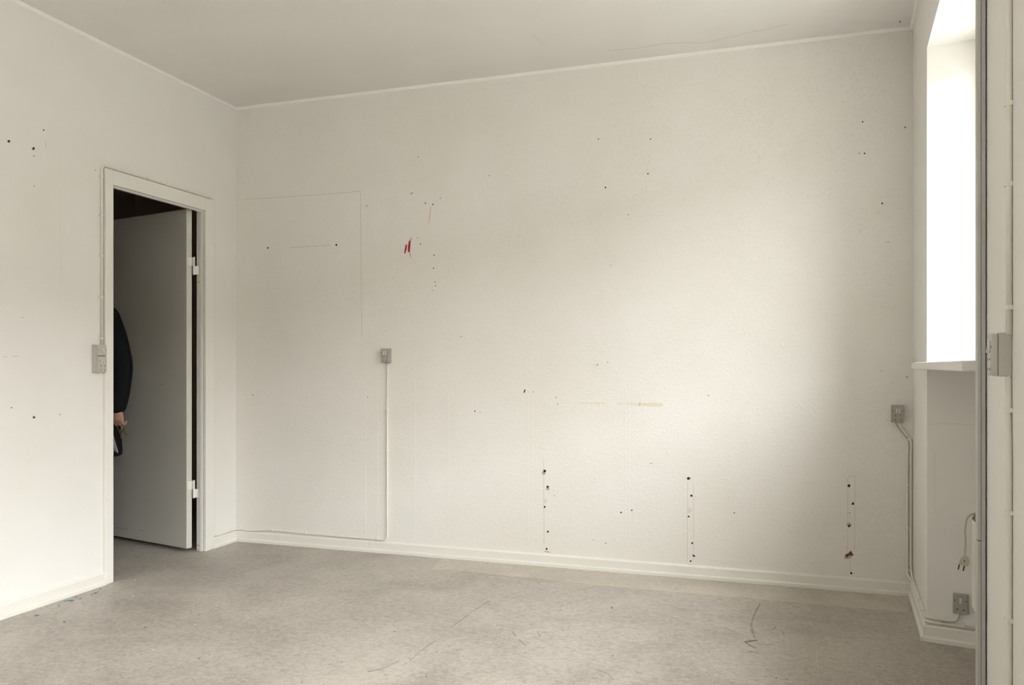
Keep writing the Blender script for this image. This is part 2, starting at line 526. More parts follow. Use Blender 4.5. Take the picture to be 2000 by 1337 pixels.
struct('wall_hallway_near', MB().box(LEFT, HN1, HN1 + 0.1, -HD, -TW - 0.002, 0, H), M['hall'], 'dim hallway wall on the near side of the doorway', 'wall')
struct('ground', MB().prism([Vector((-30, -40, -0.9)), Vector((50, -40, -0.9)), Vector((50, 40, -0.9)), Vector((-30, 40, -0.9))], (0, 0, 0.1)), M['ground'], 'grey paving outside the windows', 'ground')

# unseen house added to hide the lowest band of sky from the windows
OB = Surf(RIGHT.P(0, -13.0, -0.8), RIGHT.a, RIGHT.n)
t = thing('sky_blocker_house', 'unseen grey rendered house added across the yard to block low sky', 'building', OB.P(2.0, 0, 0), None, 'structure')
obj('sky_blocker_wall', MB().box(OB, -16, 44, -8, 0, 0, 5.2), M['render'], t)
obj('sky_blocker_roof', MB().prism([OB.P(-16.4, 0.4, 5.2), OB.P(-16.4, -4, 6.7), OB.P(-16.4, -8.4, 5.2)], OB.a * 60.8), M['roof'], t)
for i in range(15):
    for z in (1.1, 3.4):
        w_o = obj('sky_blocker_window', MB().box(OB, -12.6 + i * 3.9, -11.3 + i * 3.9, 0.0, 0.05, z, z + 1.3), M['trim'], t)
        obj('sky_blocker_pane', MB().box(OB, -12.52 + i * 3.9, -11.38 + i * 3.9, 0.05, 0.055, z + 0.08, z + 1.22), M['dark'], w_o)

# cornice beads where walls meet the ceiling
def bead(name, A, B, n, label):
    n = Vector(n); A, B = Vector(A), Vector(B); r = 0.0095
    prof = [(0, 0), (0, -r * 1.5), (r * 0.6, -r * 1.35), (r * 1.25, -r * 0.7), (r * 1.5, 0)]
    m_ = MB().prism([A + n * x + Vector((0, 0, z)) for x, z in prof], B - A)
    return struct(name, m_, M['caulk'], label, 'trim')


bead('trim_1', (0, 0, H), (W, 0, H), (0, -1, 0), 'pale caulk bead along the ceiling above the long back wall')
bead('trim_2', (0, 0, H), LEFT.P(u_end, 0, H), LEFT.n, 'pale caulk bead along the ceiling above the doorway wall')
bead('trim_3', (W, 0, H), RIGHT.P(v_end, 0, H), RIGHT.n, 'pale caulk bead along the ceiling above the window wall')

# skirtings: board with a rounded top plus a shoe strip at the foot
BH, BT = 0.064, 0.013


def skirt_piece(name, parent, S, a0, a1, e0=0.0, e1=0.0, which='board', mat=None):
    if which == 'board':
        prof = [(0, 0.0), (BT, 0.0), (BT, BH - 0.006), (BT - 0.005, BH), (0, BH + 0.003)]
    else:
        prof = [(BT - 0.001, 0.0), (TB, 0.0), (TB, 0.015), (TB - 0.003, 0.019), (BT - 0.001, 0.0215)]
    A = [S.P(a0 + e0 * n, n, z) for n, z in prof]
    B = [S.P(a1 + e1 * n, n, z) for n, z in prof]
    m_ = MB(); m_.loft([A, B])
    return obj(name, m_, mat or M['trim'], parent)


def skirting(name, S, segs, label):
    t = thing(name, label, 'baseboard', S.P(segs[0][0], 0, 0), None, 'structure')
    for a0, a1, e0, e1 in segs:
        skirt_piece('skirting_board', t, S, a0, a1, e0, e1)
    skirt_piece('shoe_strip', t, S, segs[0][0], segs[-1][1], segs[0][2], segs[-1][3], 'shoe')
    return t


s_joint = BACK.loc(721, 1060, 0.015)[0]
skirting('baseboard_back', BACK, [(0.0, s_joint - 0.0015, 1, 0), (s_joint, W, 0, -1)], 'white skirting along the foot of the long back wall, butt-jointed near one end')
skirting('baseboard_left', LEFT, [(u_near_out, u_end - 0.02, 0, 0)], 'white skirting between the doorway and the near end of the wall')
skirting('baseboard_corner', LEFT, [(0.0, u_far_out, 1, 0)], 'short white skirting between the doorway and the far corner')
skirting('baseboard_right', RIGHT, [(0.0, v_j1, 1, 1)], 'white skirting on the short wall between far corner and window niche')
rv0, rv1 = RIGHT.P(v_j1, 0, 0), RIGHT.P(v_j1 + DN * SPL, -DN, 0)
ra = (rv1 - rv0).normalized(); rn = Vector((ra.y, -ra.x, 0))
if rn.dot(RIGHT.a) < 0: rn = -rn
REV = Surf(rv0, ra, rn)                             # the far reveal of niche 1
LREV = (rv1 - rv0).length
skirting('baseboard_niche', REV, [(0.0, LREV, -1, -1)], 'white skirting running into the window niche below the socket')
NICHE = Surf(RIGHT.P(0, -DN, 0), RIGHT.a, RIGHT.n)
skirting('baseboard_window', NICHE, [(v_j1 + DN * SPL, v_j2 - DN * SPL, 1, -1)], 'white skirting under the heater along the niche back')
skirting('baseboard_pier', RIGHT, [(v_t1 + 0.002, v_j3, 0, 0)], 'white skirting on the pier between the two windows')

# ------------------------------------------------------------------ windows
def window(name, a0, a1, s0, s1, label):
    e = DN * SPL
    b0, b1 = a0 + e, a1 - e
    t = thing(name, label, 'window', RIGHT.P((a0 + a1) / 2, -DN, z_sill), None, 'structure')
    n0, n1 = -DN - 0.07, -DN - 0.005
    fw = 0.04
    for x0, x1, z0, z1 in ((b0, b1, z_head - fw, z_head), (b0, b1, z_sill, z_sill + fw), (b0, b0 + fw, z_sill + fw, z_head - fw), (b1 - fw, b1, z_sill + fw, z_head - fw),
                           ((b0 + b1) / 2 - 0.035, (b0 + b1) / 2 + 0.035, z_sill + fw, z_head - fw)):
        obj('window_frame', MB().box(RIGHT, x0, x1, n0, n1, z0, z1), M['trim'], t, bevel=0.004)
    mid = (b0 + b1) / 2
    for x0, x1 in ((b0 + fw, mid - 0.035), (mid + 0.035, b1 - fw)):
        sw = 0.035
        za, zb = z_sill + fw, z_head - fw
        for q in ((x0, x1, za, za + sw), (x0, x1, zb - sw, zb), (x0, x0 + sw, za + sw, zb - sw), (x1 - sw, x1, za + sw, zb - sw)):
            obj('sash_bar', MB().box(RIGHT, q[0], q[1], n0 + 0.012, n1 + 0.006, q[2], q[3]), M['trim'], t, bevel=0.004)
        obj('pane', MB().box(RIGHT, x0 + sw, x1 - sw, n0 + 0.035, n0 + 0.041, za + sw, zb - sw), M['pane'], t)
        obj('handle', MB().box(RIGHT, x1 - 0.028, x1 - 0.014, n1 + 0.006, n1 + 0.03, (za + zb) / 2 - 0.05, (za + zb) / 2 + 0.05), M['steel'], t, bevel=0.004)
    q = [RIGHT.P(s0, 0.043, 0), RIGHT.P(s1, 0.043, 0), RIGHT.P(s1, 0.0, 0), RIGHT.P(a1, 0.0, 0), RIGHT.P(b1, -DN, 0), RIGHT.P(b0, -DN, 0), RIGHT.P(a0, 0, 0), RIGHT.P(s0, 0, 0)]
    obj('window_sill', MB().prism([p + Vector((0, 0, z_sill - T_SILL)) for p in q], (0, 0, T_SILL)), M['trim'], t, bevel=0.003)
    return t


window('window_1', v_j1, v_j2, v_sf, v_sn, 'tall window in the far niche, its white sill jutting past the wall edge')
window('window_2', v_j3, v_j4, v_s2, v_j4 + 0.035, 'tall window nearest the viewer, only the tip of its white sill in view')

# ------------------------------------------------------------------ door frame and door
t = thing('trim_4', 'cream painted door casing and jambs around the dark doorway', 'door frame', LEFT.P((u_far_in + u_near_in) / 2, 0, 0), None, 'structure')
obj('casing', MB().box(LEFT, u_far_out, u_far_in, 0, CAS, 0, z_out), M['frame'], t, bevel=0.003)
obj('casing', MB().box(LEFT, u_near_in, u_near_out, 0, CAS, 0, z_out), M['frame'], t, bevel=0.003)
obj('casing', MB().box(LEFT, u_far_in, u_near_in, 0, CAS - 0.0005, z_in, z_out), M['frame'], t, bevel=0.003)
# jambs with a door stop: proud strip on the room side, rebate on the hallway side
obj('jamb', MB().box(LEFT, u_far_in - 0.03, u_far_in - 0.006, -TW, 0.0, 0, z_in + 0.012), M['frame'], t, bevel=0.002)
obj('jamb', MB().box(LEFT, u_near_in + 0.006, u_near_in + 0.03, -TW, 0.0, 0, z_in + 0.012), M['frame'], t, bevel=0.002)
obj('jamb', MB().box(LEFT, u_far_in - 0.03, u_near_in + 0.03, -TW, 0.0, z_in + 0.012, z_in + 0.03), M['frame'], t, bevel=0.002)
obj('door_stop', MB().box(LEFT, u_far_in - 0.006, u_far_in + 0.006, -0.024, -0.004, 0, z_in), M['frame'], t, bevel=0.002)
obj('door_stop', MB().box(LEFT, u_near_in - 0.004, u_near_in + 0.006, -0.024, -0.004, 0, z_in), M['frame'], t, bevel=0.002)
obj('door_stop', MB().box(LEFT, u_far_in, u_near_in, -0.024, -0.004, z_in - 0.008, z_in + 0.012), M['frame'], t, bevel=0.002)
for px, py in ((386, 552), (388, 1064)):
    s_, z_ = LEFT.loc(px, py, -0.05)
    obj('paint_chip', MB().box(LEFT, u_far_in - 0.0062, u_far_in - 0.0055, -0.048, -0.028, z_, z_ + 0.006), M['rust'], t)

hinge_near = cam3(-1.9197, 4.833, 0)                # hinge-edge corner of the leaf, room-side face
ld = dir_room(-0.854, 0.521).normalized(); ld = Vector((ld.x, ld.y, 0))
lt = dir_room(0.521, 0.854).normalized(); lt = Vector((lt.x, lt.y, 0))
LEAF = Surf(hinge_near, ld, lt)
print('LEAF hinge n', (hinge_near - LEFT.o).dot(LEFT.n), 'u', (hinge_near - LEFT.o).dot(LEFT.a), 'far in', u_far_in)
LW, LT = (u_near_in - u_far_in) + 0.02, 0.038
zt = 1.10 + (HY - 407) / F * 4.833
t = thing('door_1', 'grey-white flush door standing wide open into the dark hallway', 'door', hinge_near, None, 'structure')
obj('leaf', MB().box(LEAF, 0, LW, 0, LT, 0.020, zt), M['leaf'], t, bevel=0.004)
pin_at = LEAF.P(-0.010, LT + 0.004, 0)
for py in (519, 955):
    zc = 1.10 + (HY - py) / F * 4.86
    hg = obj('hinge', MB().box(LEAF, -0.0022, 0.0, 0.006, LT + 0.004, zc, zc + 0.05), M['frame'], t)
    obj('knuckle', MB().cyl(pin_at + Vector((0, 0, zc + 0.001)), (0, 0, 1), 0.0068, 0.052, 14), M['frame'], hg)
    obj('knuckle', MB().cyl(pin_at + Vector((0, 0, zc - 0.052)), (0, 0, 1), 0.0068, 0.052, 14), M['frame'], hg)
    jp = LEFT.P(u_far_in - 0.004, -TW + 0.02, 0)
    dj = (jp - pin_at); dj.z = 0; nj = Vector((-dj.y, dj.x, 0)).normalized() * 0.0014
    obj('hinge_flap', MB().prism([pin_at + nj + Vector((0, 0, zc - 0.05)), jp + nj + Vector((0, 0, zc - 0.05)), jp - nj + Vector((0, 0, zc - 0.05)), pin_at - nj + Vector((0, 0, zc - 0.05))], (0, 0, 0.05)), M['frame'], hg)
# lever handles on both faces near the free edge, and a lock plate
for sgn, n0 in ((-1, 0.0), (1, LT)):
    h = obj('handle', MB().box(LEAF, LW - 0.075, LW - 0.040, n0, n0 + sgn * 0.004, 0.93, 1.10), M['steel'], t, bevel=0.001)
    obj('lever', MB().tube(round_path([LEAF.P(LW - 0.057, n0, 1.05), LEAF.P(LW - 0.057, n0 + sgn * 0.05, 1.05), LEAF.P(LW - 0.17, n0 + sgn * 0.05, 1.05)], 0.015), 0.009), M['steel'], h, smooth=True)
# scratches on the leaf
for pts in (((312, 749.5), (320, 751)), ((225, 1029), (250, 1033)), ((272, 1035), (282, 1036))):
    q = [LEAF.pix(x, y, -0.0004) for x, y in pts]
    w_ = 0.002
    obj('scratch', MB().prism([p + Vector((0, 0, w_ * 0.5)) for p in q] + [p - Vector((0, 0, w_ * 0.5)) for p in reversed(q)], -LEAF.n * 0.0003), M['scuff_l'], t)

# ------------------------------------------------------------------ marks on the surfaces (flat or in low relief)
def decal(name, S, poly, mat, parent, h=0.0004):
    q = [S.pix(x, y) for x, y in poly]
    return obj(name, MB().prism(q, S.n * h), mat, parent)


def dot(name, S, px, py, r, mat, parent, sy=1.0, h=0.0004, rag=0.18):
    k = 9
    poly = []
    for i in range(k):
        rr = r * (1 + random.uniform(-rag, rag)); a = 2 * math.pi * i / k
        poly.append((px + rr * math.cos(a), py + rr * sy * math.sin(a)))
    return decal(name, S, poly, mat, parent, h)


def stroke(name, S, pts, w, mat, parent, h=0.0004):
    ws = w if isinstance(w, (list, tuple)) else [w] * len(pts)
    L_, R_ = [], []
    for i, (x, y) in enumerate(pts):
        x0, y0 = pts[max(i - 1, 0)]; x1, y1 = pts[min(i + 1, len(pts) - 1)]
        dx, dy = x1 - x0, y1 - y0; q = math.hypot(dx, dy) or 1
        L_.append((x - dy / q * ws[i] / 2, y + dx / q * ws[i] / 2)); R_.append((x + dy / q * ws[i] / 2, y - dx / q * ws[i] / 2))
    return decal(name, S, L_ + R_[::-1], mat, parent, h)


small = [(657, 478, 2.0), (523, 484, 1.7), (716.5, 401.7, 1.0), (831, 396.5, 1.3), (845.5, 399, 1.4), (860, 386.7, .9), (821.5, 476.4, 1.2), (815, 464.5, .8),
         (847.7, 498, 1.2), (846.8, 523.5, 1.3), (849.5, 550.5, .9), (851, 557.6, 1.1), (844.8, 567, .8), (1168.8, 271.5, 1.2), (1182.6, 365.8, 1.8), (1227, 419, 1),
         (816.8, 306, 1), (956, 342.8, .9), (1192.5, 518, .8), (1270.6, 271.5, 1.2), (1265.5, 339.3, 1.4), (1684.8, 237.8, 1.5), (1678.6, 299.4, 1.1), (1688.6, 299.4, 1.5),
         (1723, 397, 1.7), (1768, 248.8, 1.4), (1734.7, 472.4, 1), (900.4, 656.8, .8), (927.4, 802.6, 1.4), (937.6, 804.5, .8), (1041, 765, .9), (1086.7, 775.6, .9),
         (1089, 788, 1), (1212.7, 1000.3, 1.5), (1234, 995.7, 1.4), (1187, 706.8, 1), (1183.4, 1060, 1), (1158.7, 1054, .8), (1082.7, 967.7, .9), (1434, 1000.9, 1.2),
         (1659, 1001, 1.1), (1721.5, 723.7, 1), (1384, 772, 1), (1771.4, 735.9, 1.2), (718, 775, 1), (494, 771, .9)]
for x, y, r in small:
    dot('nail_hole', BACK, x, y, r, M['black'], BACK_OBJ)
big = [(1064, 919, 2.7), (1069.6, 950, 2.6), (1064, 989.5, 2.0), (1070, 1037.5, 1.9), (1067.6, 1071.4, 1.9), (1344.5, 933.7, 2.6), (1350.6, 967.3, 2.3), (1345, 1008, 1.9),
       (1352, 1060, 1.9), (1348.8, 1095.3, 1.9), (1658.3, 948, 2.9), (1665.9, 983, 2.5), (1658.3, 1026.7, 2.4), (1662.6, 1118.6, 2.2)]
for x, y, r in big:
    dot('screw_hole', BACK, x, y, r, M['black'], BACK_OBJ, h=0.0006)
for x, y, r, sy, m_ in ((1062, 923, 4, 1, 'rust'), (1070, 954, 3.2, 1, 'rust'), (1065, 978, 3, 1.5, 'tan_d'), (1345, 934, 4.5, .7, 'rust'), (1347, 996, 3.5, 1.6, 'tan_d'),
                        (1349, 968.5, 3.5, 1, 'tan'), (1658, 1024, 5, 1, 'rust'), (1656, 1086, 7, .8, 'rust'), (1658, 948, 4.5, .8, 'tan_d')):
    dot('plaster_chip', BACK, x, y, r, M[m_], BACK_OBJ, sy, h=0.0003)
decal('torn_hole', BACK, [(1651, 1082), (1657, 1080), (1661, 1075), (1664, 1077), (1665, 1081), (1668, 1083), (1664, 1085), (1658, 1084), (1654, 1089), (1652, 1086)], M['brown'], BACK_OBJ, 0.0006)
decal('torn_hole', BACK, [(1352, 1081), (1355, 1083), (1359, 1086), (1354, 1087)], M['black'], BACK_OBJ, 0.0006)
for x0, x1, y in ((1063, 1074, 1077), (1344, 1364, 1103), (1655, 1680, 1128)):
    stroke('rust_streak', BACK, [(x0, y - 1), (x1, y + (x1 - x0) * 0.08)], 2, M['rust'], BACK_OBJ, 0.0003)
stroke('dark_dash', BACK, [(1025.5, 760.5), (1023.5, 766.5)], 2.6, M['brown'], BACK_OBJ)
stroke('dark_dash', BACK, [(801.5, 379), (806.5, 376)], 1.3, M['scuff'], BACK_OBJ)
stroke('red_crayon_mark', BACK, [(793.6, 477.5), (792.6, 485), (790.7, 494.5)], [2.8, 3.6, 2.4], M['red'], BACK_OBJ)
stroke('red_crayon_mark', BACK, [(800.4, 470), (799.3, 480), (798.6, 492)], [3.2, 4.6, 3.6], M['red'], BACK_OBJ, 0.0006)
stroke('pink_smear', BACK, [(803.4, 464.5), (801.8, 470), (800.6, 476)], [2.2, 2.2, 1.5], M['pink'], BACK_OBJ, 0.0003)
stroke('pink_smear', BACK, [(799.5, 490), (801, 497), (802.2, 504)], [2, 1.6, .8], M['pink'], BACK_OBJ, 0.0003)
stroke('pink_smear', BACK, [(841.5, 404), (839.5, 420), (837.4, 436)], [.9, 1.0, .7], M['pink'], BACK_OBJ, 0.0003)
stroke('pink_fleck', BACK, [(1269.3, 904), (1274, 905)], 1.6, M['pink'], BACK_OBJ)
stroke('tape_stain', BACK, [(1134, 786.5), (1168, 787), (1182, 787)], [2, 5, 4], M['tan'], BACK_OBJ, 0.0003)
stroke('tape_stain', BACK, [(1205, 787.5), (1232, 788), (1250, 789)], [4, 5.5, 6], M['tan'], BACK_OBJ, 0.0003)
stroke('tape_stain', BACK, [(1249, 789), (1270, 789.7), (1290, 790), (1295, 790)], [6, 7.5, 8, 4], M['tan_d'], BACK_OBJ, 0.0003)
for pts, w_ in ((((480, 389), (560, 384.5), (640, 378.5), (704, 373.5)), .9), (((704, 373.5), (704.8, 450), (706, 560), (707, 660)), .9), (((566, 483), (645, 479)), 1.0),
                (((1062, 896), (1062.3, 985), (1063, 1062)), 1.0), (((1343, 942), (1342.5, 1095)), .9), (((1354.5, 944), (1355.5, 1092)), .9),
                (((1656, 930), (1655.5, 1080)), .9), (((1670, 929), (1669, 1076)), .9), (((1657, 928.5), (1671, 929.5)), .9), (((1660, 1092), (1660, 1116)), .9)):
    stroke('pencil_line', BACK, pts, w_, M['pencil'], BACK_OBJ, 0.0003)
# ridges in the painted paper: seams left by old boards and channels
for pts, w_ in ((((713, 560), (713, 1043)), 3), (((735, 175), (736.5, 1000)), 3), (((722, 178), (722.5, 420)), 2), (((811, 690), (811, 1056)), 2), (((875.5, 772), (876, 1062)), 3),
                (((1032, 764), (1032, 1070)), 2.5), (((1039, 764), (1039, 1074)), 3), (((1221.5, 750), (1222, 1086)), 2.5), (((1227.5, 750), (1228, 1088)), 3.2), (((1166, 330), (1167, 745)), 2.2),
                (((1426, 745), (1426, 985)), 2.5), (((1433, 745), (1433, 985)), 3), (((826, 711), (1640, 712.5)), 2.0), (((1648, 420), (1650, 712)), 2.0), (((1175, 528), (1290, 522)), 2)):
    stroke('paper_ridge', BACK, pts, w_, M['wall'], BACK_OBJ, 0.0009)
# left wall
for x, y, r in ((17, 276, 3.3), (65, 290, 3.4), (66, 814.5, 3.0)):
    o_ = dot('wall_plug', LEFT, x, y, r, M['grey'], LEFT_OBJ, h=0.0005)
    dot('wall_plug_hole', LEFT, x + 0.2, y, r * 0.62, M['black'], LEFT_OBJ, h=0.0008)
for x, y, r, m_ in ((85, 254, 1.6, 'brown'), (66, 304.5, 1.1, 'brown'), (67, 363, 1.2, 'scuff_l'), (22.5, 795.8, 1.2, 'black'), (117, 809, 2.2, 'pencil'), (44, 620, 1.0, 'scuff_l'), (186, 332, 1, 'scuff_l'), (56, 901, 1, 'pencil')):
    dot('nail_hole', LEFT, x, y, r, M[m_], LEFT_OBJ)
for pts in (((6, 696), (14, 696.5)), ((25, 696), (36, 695)), ((89, 276), (90, 288))):
    stroke('pencil_line', LEFT, pts, 1.2, M['pencil'], LEFT_OBJ, 0.0003)
stroke('paper_ridge', LEFT, ((117, 300), (118, 560)), 1.6, M['wall_l'], LEFT_OBJ, 0.0008)
# shade in the gaps beside the cables, drawn as thin dark strips
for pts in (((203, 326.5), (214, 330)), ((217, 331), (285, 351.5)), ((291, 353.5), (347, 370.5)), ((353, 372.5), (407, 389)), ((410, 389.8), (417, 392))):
    stroke('gap_shade_line', LEFT, pts, 1.5, M['brown'], LEFT_OBJ)
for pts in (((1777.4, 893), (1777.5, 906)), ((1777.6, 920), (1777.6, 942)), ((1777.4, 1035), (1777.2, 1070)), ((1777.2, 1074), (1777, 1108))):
    stroke('gap_shade_line', BACK, pts, 1.4, M['black'], BACK_OBJ)
# ceiling
stroke('hairline_crack', CEIL, [(1185, 99), (1237, 95), (1300, 85), (1345, 83.5), (1370, 84), (1390, 80.5), (1425, 72.5), (1460, 64), (1500, 57), (1540, 46)], .8, M['hair_crack'], CEIL_OBJ)
stroke('dark_scrape', CEIL, [(1756.5, 40.5), (1759, 44)], 2.4, M['scuff'], CEIL_OBJ)
stroke('hairline_crack', CEIL, [(1040, 66), (1062, 88)], .7, M['hair_crack'], CEIL_OBJ)
# reveal cracks
stroke('hairline_crack', REV, [(1826, 880), (1827, 1000)], .8, M['hair_crack'], RIGHT_OBJ)
stroke('hairline_crack', REV, [(1812, 828), (1860, 827), (1904, 830)], .8, M['hair_crack'], RIGHT_OBJ)
# floor
strip = [(868, 1084), (842, 1112), (880, 1112.5), (970, 1122), (1120, 1138), (1180, 1143.5), (1330, 1157), (1484, 1170), (1676, 1187), (1776, 1196), (1774, 1160), (1300, 1118)]
decal('linoleum_strip', FLOOR, strip, M['lino2'], FLOOR_OBJ, 0.0005)
for pts, w_, m_ in ((((1485, 1177), (1480, 1187), (1474, 1198), (1469, 1212)), [1, 1.8, 1.6, 1.6], 'scuff'), (((1469, 1213), (1467, 1219), (1467.5, 1224)), [2, 4.5, 4], 'scuff_l'), (((1468, 1226), (1470, 1233), (1472, 1238)), [6, 6, 3], 'scuff_l'), (((1472, 1240), (1475, 1247)), [4, 2], 'scuff_l'),
                    (((1454, 1253), (1466, 1251.5), (1480, 1249.5)), [1.5, 3, 2], 'scuff'), (((1455, 1253), (1464, 1259), (1477, 1266)), [1.6, 1.6, 1], 'scuff'),
                    (((1462, 1272), (1478, 1273)), 1.2, 'scuff_l'), (((1483, 1158.3), (1515, 1159), (1535, 1161)), [1, 1.4, .8], 'scuff'), (((1478, 1159), (1485, 1167)), .9, 'scuff_l'),
                    (((1476, 1256.5), (1515, 1259)), .8, 'scuff_l'), (((1510, 1229), (1516, 1223)), 1, 'scuff'), (((1526, 1228), (1529, 1236), (1532, 1242)), [1, 2, 1.6], 'scuff_l'),
                    (((1415, 1226), (1440, 1235)), .8, 'scuff_l'), (((1594, 1254), (1595, 1280), (1598, 1312)), [1, 2, 1.4], 'chalk'),
                    (((718, 1311), (735, 1308), (751, 1304), (780, 1290)), [2, 1.3, 1, .8], 'scuff_l'), (((800, 1290), (822, 1270), (847, 1254), (853, 1250)), [.8, .9, 1.4, .8], 'scuff_l'),
                    (((880, 1226), (886, 1221), (906, 1206), (925, 1192), (945, 1180), (957, 1174)), [.8, 1.6, 1.3, 1, 1.2, .6], 'scuff_l'),
                    (((1001, 1233), (1008, 1243)), 2.4, 'scuff_l'), (((1014, 1249), (1028, 1261)), [2.6, 1], 'scuff_l'), (((1049, 1233), (1056, 1243)), [1, 2.2], 'scuff_l'),
                    (((1165, 1306), (1176, 1311), (1186, 1314), (1197, 1326)), [1, 1.6, 1.2, 1.2], 'scuff_l'), (((1155, 1324), (1166, 1325)), 1, 'scuff_l'),
                    (((930, 1096.4), (940, 1094)), 2.8, 'scuff'), (((1345, 1140), (1350, 1142)), 2, 'scuff')):
    stroke('scuff_mark', FLOOR, pts, w_, M[m_], FLOOR_OBJ, 0.0004 if m_ != 'x' else 0)
for x, y, r, sy in ((1195, 1186.4, 2.4, .5), (1194.5, 1186, 1.2, .6), (770, 1233, 1.6, .6), (833, 1320, 1.6, .8), (1113, 1202, 1, .6), (1110, 1225, 1, .6), (998, 1100.5, 1.3, .7), (284, 1224.5, 2, .6), (315, 1221, 1.2, .6), (1516, 1323, 2, .6), (1197, 1280, 1.6, .7)):
    dot('grit_speck', FLOOR, x, y, r, M['scuff'], FLOOR_OBJ, sy)
for x, y, r in ((264, 1132.5, 1.2), (260.5, 1164, 1.2), (485, 1206.5, 1.2), (509, 1196, .9), (299.5, 1268, 1.2), (380, 1219, .9), (469, 1196, .9)):
    dot('white_fleck', FLOOR, x, y, r, M['white'], FLOOR_OBJ, .8)
decal('paint_splash', FLOOR, [(66.5, 1202), (70, 1200.3), (76.5, 1200), (77, 1201.2), (72, 1202.6)], M['blue'], FLOOR_OBJ)
decal('paint_splash', FLOOR, [(124, 1173.5), (131, 1171.5), (138, 1170.5), (144.5, 1171), (144, 1173), (138, 1174.3), (133, 1172.8), (127, 1174.5)], M['teal'], FLOOR_OBJ)
decal('paint_splash', FLOOR, [(145, 1166), (151, 1163.6), (151, 1165), (147, 1166.6)], M['blue'], FLOOR_OBJ)
decal('paint_splash', FLOOR, [(182.5, 1158), (187, 1156.4), (191, 1156.4), (189, 1158.4), (184, 1159)], M['blue'], FLOOR_OBJ)
for x, y, r in ((192, 1154.6, 1.8), (179.5, 1161, 1.8), (126, 1214, 3), (157, 1168.6, 2), (115, 1182, 2), (196, 1149.5, 1.8)):
    dot('paint_splash', FLOOR, x, y, r, M['blue'], FLOOR_OBJ, .4)

# ------------------------------------------------------------------ sockets and switches
def socket(S, a, z, w, h, d, label, layout='four', z0=0.0, name='wall_socket', mat='grey', flip=1):
    """Surface box: back box, cover plate, tilted rockers, two screws, pin holes. a,z: centre; layout 'four', 'two' or 'double'."""
    t = thing(name, label, 'socket', S.P(a, 0, z - h / 2), 'grey surface sockets')
    db = d * 0.68
    obj('back_box', MB().box(S, a - w / 2, a + w / 2, 0, db, z - h / 2, z + h / 2), M[mat], t, bevel=0.0025)
    units = [(z - h / 2, z + h / 2, layout)] if layout != 'double' else [(z + h * 0.10, z + h / 2, 'switch'), (z - h / 2, z + h * 0.09, 'four')]
    for zb, zt_, lay in units:
        pl = obj('cover_plate', MB().box(S, a - w / 2 + 0.0012, a + w / 2 - 0.0012, db + 0.0006, d, zb + 0.0012, zt_ - 0.0012), M[mat], t, bevel=0.002)
        hh = zt_ - zb
        H0 = h if layout != 'double' else h * 0.59
        zs = zt_ - H0 * 0.32 if lay != 'switch' else (zb + zt_) / 2
        for k in (-1, 1):
            obj('screw', MB().cyl(S.P(a + k * w * 0.36, d, zs), S.n, 0.0021, 0.0005, 10), M['black'], pl)
        rocks = (0,) if lay in ('two', 'switch') else (-1, 1)
        for k in rocks:
            rw = w * 0.15; ra_ = a + k * w * 0.105 - rw / 2; rh = H0 * 0.27
            up, dn = (0.0035, 0.0065) if k <= 0 else (0.0065, 0.003)
            P = S.P
            m_ = MB().hexa([P(ra_, d, zs - rh / 2), P(ra_ + rw, d, zs - rh / 2), P(ra_ + rw, d + dn, zs - rh / 2), P(ra_, d + dn, zs - rh / 2),
                            P(ra_, d, zs + rh / 2), P(ra_ + rw, d, zs + rh / 2), P(ra_ + rw, d + up * 0.4, zs + rh / 2), P(ra_, d + up * 0.4, zs + rh / 2)])
            obj('rocker', m_, M['rock'], pl, bevel=0.0006)
        if lay != 'switch':
            zc = zb + H0 * (0.28 if lay == 'four' else 0.25)
            hw = w * (0.30 if lay == 'two' else 0.34)
            ins = obj('socket_insert', MB().box(S, a - hw, a + hw, d - 0.001, d + 0.0012, zc - H0 * 0.21, zc + H0 * 0.21), M[mat], pl, bevel=0.0006)
            for kx in (-1, 1):
                for kz in ((-1, 1) if lay == 'four' else (0,)):
                    obj('pin_hole', MB().cyl(S.P(a + kx * w * 0.21, d + 0.0012, zc + kz * H0 * 0.115), S.n, 0.0027, 0.0004, 10), M['black'], ins)
    return t


def span(S, x0, x1, y, off):
    a0, a1 = S.loc(x0, y, off)[0], S.loc(x1, y, off)[0]
    return (a0 + a1) / 2, abs(a1 - a0)


DBX = 0.034
a_, w_ = span(BACK, 743, 759.5, 694, DBX); zc_ = BACK.loc(751, 694, DBX)[1]; h_ = BACK.loc(751, 680.5, DBX)[1] - BACK.loc(751, 708, DBX)[1]
MIDBOX = (a_, zc_, w_, h_)
socket(BACK, a_, zc_, w_, h_, DBX, 'grey socket box alone in the middle of the back wall above a vertical cable')
a_, w_ = span(BACK, 1742, 1766.5, 808, DBX); zc_ = BACK.loc(1754, 808, DBX)[1]; h_ = BACK.loc(1754, 791, DBX)[1] - BACK.loc(1754, 824.5, DBX)[1]
COR = (a_, zc_, w_, h_)
socket(BACK, a_, zc_, w_, h_, 0.03, 'grey socket box on the back wall by the window corner, two cables below it')
a0_, a1_ = solve_a(LEFT, 209, 0.042), solve_a(LEFT, 192.5, 0.042)
a_, w_ = (a0_ + a1_) / 2, abs(a1_ - a0_)
zt_ = LEFT.loc(201, 673, 0.04)[1]; zb_ = LEFT.loc(201, 727, 0.04)[1]
DBLBOX = (a_, (zt_ + zb_) / 2, w_, zt_ - zb_)
socket(LEFT, a_, (zt_ + zb_) / 2, w_, zt_ - zb_, 0.042, 'tall grey double switch and socket box beside the door casing', 'double', mat='grey_l')
